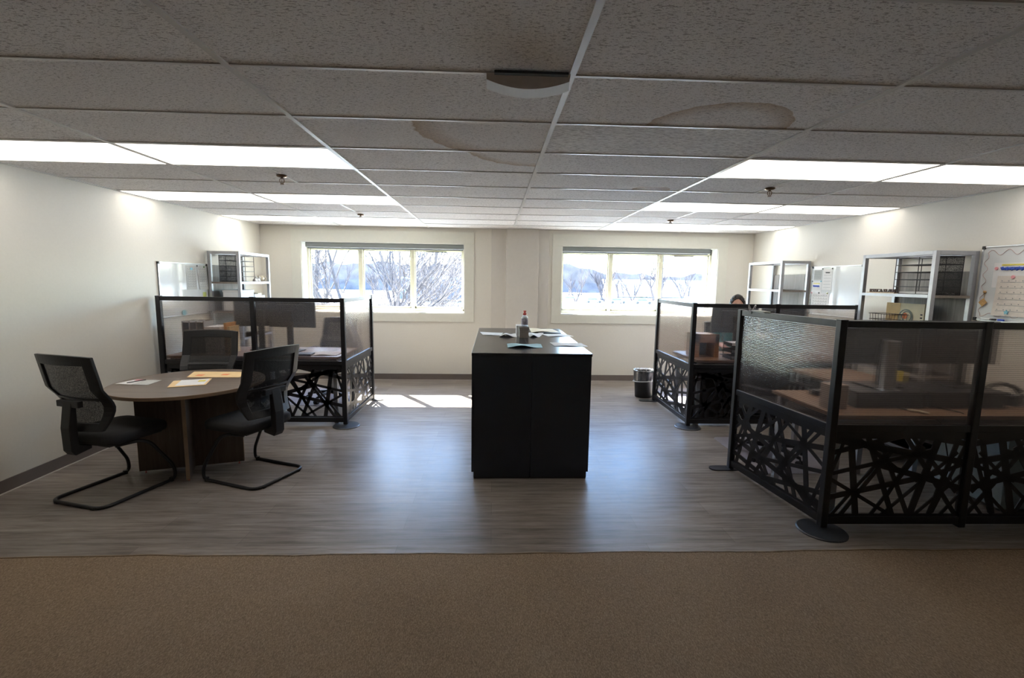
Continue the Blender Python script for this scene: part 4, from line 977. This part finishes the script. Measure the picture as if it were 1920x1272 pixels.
# binder clip on the near divider
bc = thing('binder_clip', (2.088, 3.735, PH - .004), 'large binder clip with open silver arms on the nearest divider rail', 'clip', rz=0, world=False)
MB().box((-.020, -.03, -.001), (.020, .03, .004)).box((-.0205, -.03, -.02), (-.0175, .03, .004)).box((.0175, -.03, -.02), (.0205, .03, .004)).build('clip_body', BLACKP, bc, bevel=.001)
for s in (-1, 1):
    MB().tube(fillet([(s * .012, -.012, .004), (s * .022, -.010, .032), (s * .026, -.008, .046), (s * .030, .0, .052), (s * .026, .008, .046), (s * .022, .010, .032), (s * .012, .012, .004)], .008), .0022, 6).build('clip_arm', CHROME, bc)
centred(MB().box((2.062, 3.52, PH - .004), (2.115, 3.69, PH + .008)), 'tag_strip', M('grey_green_strip', (.36, .38, .36), .5), 'thin grey strip lying on the top rail beside the binder clip', 'strip', bevel=.002)

# ------------------------------------------------------------------ waste bin
bn = thing('waste_bin', (2.125, 6.42, 0), 'black waste bin with a clear liner beside the far right divider', 'bin', world=False)
MB().lathe([(.001, 0), (.115, 0), (.120, .006), (.145, .36), (.150, .365), (.146, .372), (.140, .365), (.116, .01), (.001, .01)], 32, sx=1, sy=.8).build('bin_body', BLACKP, bn, smooth=True)
lg = MB(); nn = 64; vs = []; prof = [(.148, .225), (.153, .24), (.149, .26), (.150, .33), (.154, .378), (.152, .388), (.140, .383), (.134, .30)]
for j, (r_, z) in enumerate(prof):
    for k in range(nn):
        a = 2 * pi * k / nn; w_ = r_ + .003 * sin(k * 2.7 + j * 1.3) + .002 * sin(k * 5.1 + j)
        vs.append((w_ * cos(a), w_ * sin(a) * .82, z + (.012 * sin(a * 1 + 2.4) if j < 3 else .004 * sin(k * 1.7))))
lg.add(vs, [(j * nn + k, j * nn + (k + 1) % nn, (j + 1) * nn + (k + 1) % nn, (j + 1) * nn + k) for j in range(len(prof) - 1) for k in range(nn)])
lg.build('bin_liner', BAGM, bn, smooth=True)
MB().tube([(.151 * cos(a), .151 * .82 * sin(a), .232 + .012 * sin(a + 2.4)) for a in lin(0, 2 * pi, 48)], .007, 7).build('liner_knot_band', M('milky_plastic', (.55, .55, .55), .3), bn, smooth=True)

# ------------------------------------------------------------------ the person
def skin_mesh(verts, edges, radii, name, mat, parent, sub=2):
    me = bpy.data.meshes.new(name); me.from_pydata(verts, edges, []); me.update()
    ob = bpy.data.objects.new(name, me); COL.objects.link(ob)
    sk = ob.modifiers.new('Skin', 'SKIN'); sk.use_smooth_shade = True; sk.branch_smoothing = .5
    if not me.skin_vertices:
        me.attributes
    lay = me.skin_vertices[0].data if me.skin_vertices else None
    for i, r_ in enumerate(radii):
        rr = r_ if isinstance(r_, tuple) else (r_, r_)
        lay[i].radius = rr; lay[i].use_root = (i == 0)
    ss = ob.modifiers.new('Sub', 'SUBSURF'); ss.levels = sub; ss.render_levels = sub
    dg = bpy.context.evaluated_depsgraph_get(); out = bpy.data.meshes.new_from_object(ob.evaluated_get(dg))
    bpy.data.objects.remove(ob); out.materials.clear(); out.materials.append(mat)
    for p in out.polygons: p.use_smooth = True
    o = bpy.data.objects.new(name, out); COL.objects.link(o); o.parent = parent
    return o, out
per = thing('person', (3.235, 6.16, 0), 'person in a teal top with dark wavy hair, seated behind the two far monitors', 'person', world=False, rz=pi - .42)
# local frame: faces +y; seat at z .52
V = []; Ed = []; Rd = []
def jv(p, r_, par=None):
    V.append(p); Rd.append(r_)
    if par is not None: Ed.append((par, len(V) - 1))
    return len(V) - 1
pel = jv((0, 0, .60), (.15, .11)); wst = jv((0, .0, .76), (.125, .095), pel); ch = jv((0, .01, .95), (.15, .10), wst); up = jv((0, .02, 1.09), (.12, .075), ch); nk = jv((0, .035, 1.18), .055, up); nk2 = jv((0, .05, 1.22), .052, nk)
hands = []
for s in (-1, 1):
    sh_ = jv((s * .17, .02, 1.07), .058, up); el = jv((s * .235, .10, .84), .045, sh_); wr = jv((s * .14, .33, .80), .030, el); pm = jv((s * .125, .39, .795), (.038, .018), wr); hands.append((s, Vector(V[pm])))
    hp = jv((s * .10, .04, .57), .085, pel); kn = jv((s * .13, .45, .56), .062, hp); an = jv((s * .13, .44, .12), .042, kn); ft = jv((s * .13, .50, .045), (.04, .04), an); to = jv((s * .13, .62, .035), (.04, .028), ft)
body, bme = skin_mesh(V, Ed, Rd, 'body', SKIN, per)
# fingers, head added to the same mesh
ex = MB()
for s, c_ in hands:
    for k, L in enumerate((.060, .070, .066, .052)):
        ox = s * (-.027 + .018 * k) * -1; b0 = c_ + Vector((ox, .02, 0))
        ex.tube([b0, b0 + Vector((ox * .15, L * .5, .006)), b0 + Vector((ox * .2, L * .85, -.006)), b0 + Vector((ox * .2, L * 1.05, -.018))], [.0095, .009, .008, .006], 8)
    b0 = c_ + Vector((-s * .028, -.02, -.004)); ex.tube([b0, b0 + Vector((-s * .022, .024, -.004)), b0 + Vector((-s * .026, .050, -.012))], [.011, .010, .007], 8)
HC = Vector((0, .075, 1.318))
def headpt(th, ph):
    x = cos(ph) * sin(th); y = sin(ph) * sin(th); z = cos(th)   # y forward
    p = Vector((x * .076, y * .096, z * .122))
    if z < 0: p.x *= 1 - .32 * (-z) ** 1.2; p.y *= 1 - .12 * (-z)
    if y > .5:
        p.y *= .97
        if abs(z + .12) < .28 and abs(x) < .22: p.y += .022 * (1 - abs(x) / .22) * (1 - abs(z + .12) / .28)      # nose
        for ex_ in (-.38, .38):
            q_ = (x - ex_) ** 2 / .03 + (z - .05) ** 2 / .012
            if q_ < 1: p.y -= .008 * (1 - q_)
    return p + HC
nth, nph = 28, 40
ex.add([tuple(headpt(pi * i / nth if 0 < i < nth else (1e-3 if i == 0 else pi - 1e-3), 2 * pi * k / nph)) for i in range(nth + 1) for k in range(nph)],
       [(i * nph + k, i * nph + (k + 1) % nph, (i + 1) * nph + (k + 1) % nph, (i + 1) * nph + k) for i in range(nth) for k in range(nph)])
for s in (-1, 1): ex.lathe([(.001, -.028), (.010, -.024), (.012, .0), (.012, .02), (.001, .028)], 10, (HC.x + s * .080, HC.y - .005, HC.z - .01), sx=.6, sy=1.3)
import bmesh
bm = bmesh.new(); bm.from_mesh(bme)
vv = [bm.verts.new(p) for p in ex.v]
for f_ in ex.f:
    try: nf = bm.faces.new([vv[i] for i in f_]); nf.smooth = True
    except ValueError: pass
bmesh.ops.recalc_face_normals(bm, faces=bm.faces); bm.to_mesh(bme); bm.free()
for s in (-1, 1):
    MB().lathe([(.001, -.012), (.009, -.008), (.0125, 0), (.009, .008), (.001, .012)], 12, (s * .030, HC.y + .079, HC.z + .006)).build('eye', M('eye_white', (.7, .7, .7), .2), per, smooth=True)
MB().tube([(-.022, HC.y + .083, HC.z - .062), (0, HC.y + .090, HC.z - .060), (.022, HC.y + .083, HC.z - .062)], [.003, .006, .003], 8).build('lips', M('lips', (.42, .15, .13), .45), per, smooth=True)
# hair cap with wavy relief, swept back from the forehead
hv = []; 
for i in range(23):
    for k in range(56):
        th = 1e-3 + (pi * .60) * i / 22; ph = 2 * pi * k / 56
        fr = max(0, sin(ph)); th2 = th * (1 - .56 * fr ** 1.1)
        p = headpt(th2, ph) - HC; d_ = p.normalized()
        hv.append(tuple(HC + p + d_ * (.016 + .004 * sin(k * 1.9 + i * .8) + .003 * sin(k * 3.7 - i)) * (1 if i < 22 else .2)))
h_ = MB(); h_.add(hv, [(i * 56 + k, i * 56 + (k + 1) % 56, (i + 1) * 56 + (k + 1) % 56, (i + 1) * 56 + k) for i in range(22) for k in range(56)])
RH = random.Random(4)
for i in range(150):                                                       # locks combed back over the crown and down the sides
    ph0 = RH.uniform(0, 2 * pi); th0 = RH.uniform(.15, 1.0) * pi * .56 * (1 - .56 * max(0, sin(ph0)) ** 1.1); P_ = []
    sw = RH.uniform(-.25, .25)
    for q in range(7):
        a_ = q / 6; th_ = min(pi * .62, th0 + a_ * .42 * (1 if sin(ph0) < .2 else -.9)); ph_ = ph0 + sw * a_ + .05 * sin(a_ * 9 + i)
        p = headpt(max(.02, abs(th_)), ph_) - HC; P_.append(HC + p + p.normalized() * (.012 + .008 * sin(pi * a_) + .003 * sin(a_ * 12 + i)))
    h_.tube(P_, [.002, .0042, .005, .005, .0045, .0035, .0015], 5)
h_.build('hair', HAIR, per, smooth=True)
# clothing
V = []; Ed = []; Rd = []
a0 = jv((0, 0, .62), (.165, .125)); a1 = jv((0, 0, .76), (.142, .112), a0); a2 = jv((0, .01, .95), (.168, .118), a1); a3 = jv((0, .02, 1.09), (.135, .09), a2); a4 = jv((0, .03, 1.145), (.075, .07), a3)
for s in (-1, 1): b1 = jv((s * .172, .02, 1.07), .072, a3); b2 = jv((s * .238, .10, .84), .058, b1); b3 = jv((s * .165, .28, .808), .044, b2)
skin_mesh(V, Ed, Rd, 'sweater', TEAL, per)
V = []; Ed = []; Rd = []
a0 = jv((0, 0, .60), (.17, .125))
for s in (-1, 1): b1 = jv((s * .10, .05, .575), .098, a0); b2 = jv((s * .13, .45, .565), .076, b1); b3 = jv((s * .13, .44, .16), .058, b2)
skin_mesh(V, Ed, Rd, 'trousers', DENIM, per)
for s in (-1, 1):
    m = MB(); m.prism([(-.05, -.07), (.05, -.07), (.055, .12), (.035, .20), (-.035, .20), (-.055, .12)], 0, .085, Matrix.Translation((s * .13, .47, 0))); m.build('shoe', BLACKP, per, bevel=.02)

# ------------------------------------------------------------------ outdoors
GZ = -3.6
snow = M('pale_winter_ground', (.62, .59, .52), .9, 0, .22, .05)
gr = MB().grid(lambda u, v: (-260 + 560 * u, 8.5 + 400 * v ** 1.6, GZ + 1.5 * sin(u * 9) * v), lin(0, 1, 30), lin(0, 1, 30)); o = gr.build('ground', snow); o['kind'] = 'structure'
rd = M('grey_road', (.25, .25, .26), .8)
for k, (y, w_) in enumerate(((92, 5), (140, 4))):
    o = MB().box((-150, y, GZ + .02), (200, y + w_, GZ + .3)).build('road', rd); o['kind'] = 'structure'
BARK = M('grey_bark', (.075, .064, .064), .9, 0, .3, 8); BARKF = M('hazy_far_bark', (.040, .033, .036), .9, 0, .2, 1)
def tree_mb(h, seed, depth, n0=1, r0=.16, spread=.5, sides=5, up=.25, first=.25, dec=.52, rmin=.0):
    R = random.Random(seed); mb = MB()
    def br(p, d, L, r_, k):
        P = [p]; q = p.copy(); dd = d.copy(); ns = 3
        for i in range(ns):
            dd = (dd + Vector((R.uniform(-1, 1), R.uniform(-1, 1), R.uniform(-.4, 1))) * .13).normalized(); q = q + dd * L / ns; P.append(q.copy())
        mb.tube(P, [r_ * (1 - .45 * i / ns) for i in range(ns + 1)], sides if k > 2 else 3)
        if k == 0: return
        for j in range(R.choice((3, 4)) if k > 1 else 3):
            b0 = P[R.choice((1, 2, 3, 3))]; a = R.uniform(0, 2 * pi); sp = R.uniform(.5, 1.1) * spread
            nd = (dd + Vector((cos(a), sin(a), up)) * sp).normalized()
            br(b0, nd, L * R.uniform(.58, .80), max(rmin, r_ * dec), k - 1)
    for i in range(n0):
        a = 2 * pi * i / n0 + .4; d0 = Vector((cos(a) * .38, sin(a) * .3, 1)).normalized() if n0 > 1 else Vector((0, 0, 1))
        br(Vector((cos(a) * .15 * (n0 > 1), sin(a) * .15 * (n0 > 1), 0)), d0, h * (.42 if n0 > 1 else first), r0, depth)
    return mb
def tree(name, loc, lbl, mb, mat, group=None):
    o = mb.build(name, mat); o.location = loc; return tag(o, lbl, 'tree', group)
tree('bare_tree', (-5.35, 19.5, GZ), 'big bare many-stemmed tree close outside the left window', tree_mb(9.5, 3, 5, 7, .13, .66, 5, .10, dec=.56, rmin=.010), BARK)
tree('bare_tree', (-2.7, 26, GZ), 'bare bushy tree with low spreading branches in the middle of the left window', tree_mb(7.4, 11, 5, 5, .10, .78, 4, .05, dec=.55, rmin=.012), BARK)
ft = [tree_mb(12, 21, 4, 1, .35, .6, 4, .25, .3), tree_mb(11, 35, 4, 2, .28, .6, 4, .2), tree_mb(12, 52, 4, 1, .3, .5, 4, .4, .3)]
spots = []
RR = random.Random(5)
for i in range(30): spots.append((-78 + i * 6.6 + RR.uniform(-1, 1), 150 + 14 * (i % 3) + RR.uniform(0, 4), RR.uniform(.75, 1.15)))
spots += [(-18, 140, .95), (-14.2, 138, .8), (21, 120, .8), (27, 118, 1.15), (29.5, 126, 1.05), (38, 128, .9), (42, 118, 1.2), (45.5, 133, 1.25), (33, 138, .9), (16, 150, .9)]
spots.sort()
base_t = None
protos = [None] * 3
for i, (x, y, s_) in enumerate(spots):
    k = i % 3
    if protos[k] is None: protos[k] = tree('bare_tree', (x, y, GZ), '', ft[k], BARKF, 'bare trees in the far treeline'); o = protos[k]
    else: o = protos[k].copy(); COL.objects.link(o); o.location = (x, y, GZ)
    o.rotation_euler = (0, 0, RR.uniform(0, 6)); o.scale = (s_, s_, s_)
    o['label'] = 'leafless tree in the hazy treeline far outside the windows'
hill = MB().grid(lambda u, v: (-260 + 600 * u, 215 + (10 * v if v < .5 else 5 + 60 * (v - .5)), GZ + (11.0 - 2.6 * min(1, max(0, (u - .45) * 20)) + 1.6 * sin(u * 17) + 1.2 * sin(u * 41 + 1) + .7 * sin(u * 130) + .5 * sin(u * 311)) * (v if v < .5 else 1) * 1.0 + 2 * v), lin(0, 1, 400), lin(0, 1, 8))
o = hill.build('wooded_hill', M('hazy_wooded_hill', (.084, .076, .078), .95, 0, .35, .25)); o['kind'] = 'structure'
# buildings
bd = thing('warehouse', (-14, 128, GZ), 'long pale blue building at the right side of the left window view', 'building')
MB().box((-24, 122, GZ), (-5, 134, 1.6)).build('walls', M('slate_blue_siding', (.05, .08, .14), .7), bd)
MB().prism([(-24.5, 1.6), (-4.5, 1.6), (-4.5, 2.1), (-24.5, 2.1)], -134.5, -121.5, Matrix(((1, 0, 0, 0), (0, 0, -1, 0), (0, 1, 0, 0), (0, 0, 0, 1)))).build('roof', M('pale_blue_roof', (.22, .33, .42), .6), bd)
bd = thing('far_building', (62, 190, GZ), 'long white building below the hill in the right window view', 'building')
MB().box((46, 185, GZ), (84, 198, 2.0)).build('walls', M('white_siding', (.6, .6, .6), .7), bd)
MB().box((45.5, 184.5, 2.0), (84.5, 198.5, 2.6)).build('roof', M('grey_roof', (.3, .3, .33), .6), bd)
# utility pole and wires
pl_ = thing('utility_pole', (21.4, 60, GZ), 'tall grey utility pole outside the right window', 'pole')
MB().tube([(21.4, 60, GZ), (21.4, 60, 8.5)], [.24, .16], 10).build('pole', BARKF, pl_, smooth=True)
MB().box((20.2, 59.9, 5.2), (22.6, 60.1, 5.4)).build('crossarm', BARKF, pl_)
for k, (za, zb, r_) in enumerate(((-.55, .0, .045), (-1.75, -.9, .07), (-2.3, -2.1, .03))):
    x0_, x1_ = (6, 34) if k < 2 else (21.4, 34)
    centred(MB().tube([(x0_ + (x1_ - x0_) * u, 60.32 if k != 2 else 60.32, za + (zb - za) * u - .5 * u * (1 - u) + (.0)) for u in lin(0, 1, 16)], r_, 5), 'power_line', BLINDR, ['upper thin power line crossing the right window', 'lower thick power line crossing the right window', 'short power line right of the utility pole'][k], 'cable', 'power lines')
for k, (z, yy) in enumerate(((-1.55, 46), (-2.2, 46))):
    centred(MB().tube([(-20 + 26 * u, yy, z - .12 * u) for u in lin(0, 1, 10)], .03, 5), 'power_line', BLINDR, ['upper', 'lower'][k] + ' cable crossing low in the left window', 'cable', 'power lines')
def car(loc, rz, col, lbl):
    t = thing('car', loc, lbl, 'car', 'cars parked outside', rz, world=False)
    R = Matrix(((1, 0, 0, 0), (0, 0, -1, 0), (0, 1, 0, 0), (0, 0, 0, 1)))
    MB().prism([(-2.2, .3), (2.2, .3), (2.25, .75), (1.5, .9), (-2.1, .95), (-2.25, .7)], -.88, .88, R).build('body', col, t, bevel=.08)
    MB().prism([(-1.7, .92), (1.0, .9), (.4, 1.42), (-1.2, 1.45)], -.75, .75, R).build('cabin', M('car_glass', (.05, .06, .08), .1), t, bevel=.05)
    for x in (-1.4, 1.4):
        for y in (-.82, .82): MB().prism([(x + .33 * cos(a), .33 + .33 * sin(a)) for a in lin(0, 2 * pi, 16)[:-1]], y - .1, y + .1, R).build('wheel', BLACKP, t)
    return t
c0 = car((29.5, 112, GZ), .15, M('grey_blue_car_paint', (.16, .26, .36), .3), 'grey-blue car parked right of centre in the right window view')
copy_tree(c0, (35.5, 111, GZ), -.1, 'car parked behind the divider edge in the right window view')
copy_tree(c0, (24, 113, GZ), .1, 'leftmost of the parked cars in the right window view')
cb = thing('utility_box', (17, 105, GZ), 'small grey utility shed at the left of the right window view', 'shed')
MB().box((15.9, 104, GZ), (17.6, 106, GZ + 1.6)).build('shed_body', rd, cb); MB().box((15.7, 103.8, GZ + 1.6), (17.8, 106.2, GZ + 1.8)).build('shed_roof', BLINDR, cb)

# ------------------------------------------------------------------ light
sun = bpy.data.lights.new('sun', 'SUN'); sun.energy = 80; sun.angle = radians(.6); sun.color = (1, .95, .87)
so = bpy.data.objects.new('sun', sun); COL.objects.link(so)
so.rotation_euler = Vector((.71, -1, -1.07)).to_track_quat('-Z', 'Y').to_euler(); so.location = (-8, 20, 15)
w = bpy.data.worlds.new('world'); SC.world = w; w.use_nodes = True
wt = w.node_tree; sky = wt.nodes.new('ShaderNodeTexSky'); sky.sky_type = 'NISHITA'; sky.sun_disc = False
sky.sun_elevation = radians(41); sky.sun_rotation = radians(-35); sky.air_density = 1.3; sky.dust_density = 1.0; sky.ozone_density = 1.2
bg = wt.nodes['Background']; bg.inputs['Strength'].default_value = 2.0
wt.links.new(mix(wt, 1.0, sky.outputs[0], (0.80, 0.95, 1.20), 'MULTIPLY'), bg.inputs['Color'])

# ------------------------------------------------------------------ camera
cam = bpy.data.cameras.new('camera'); co = bpy.data.objects.new('camera', cam); COL.objects.link(co)
f_px = 884.55; cam.sensor_fit = 'HORIZONTAL'; cam.sensor_width = 36; cam.lens = 36 * f_px / 1920; cam.clip_end = 1000; cam.clip_start = .05
right = Vector((0.99914157, -0.0386213, 0.01498386)); upv = Vector((-0.01008788, 0.12398004, 0.99223343)); fwd = Vector((0.04017905, 0.99153283, -0.12348401))
mw = Matrix((right, upv, -fwd)).transposed().to_4x4(); mw.translation = (0, 0, 1.6); co.matrix_world = mw
SC.camera = co
vs_ = SC.view_settings; vs_.view_transform = 'Standard'; vs_.look = 'None'; vs_.exposure = 0.65; vs_.gamma = 1.0; vs_.use_curve_mapping = False
SC.cycles.transparent_max_bounces = 24; SC.cycles.max_bounces = 10; SC.cycles.diffuse_bounces = 6; SC.cycles.sample_clamp_indirect = 6.0
for o in bpy.data.objects:
    if '_w' in o: del o['_w']
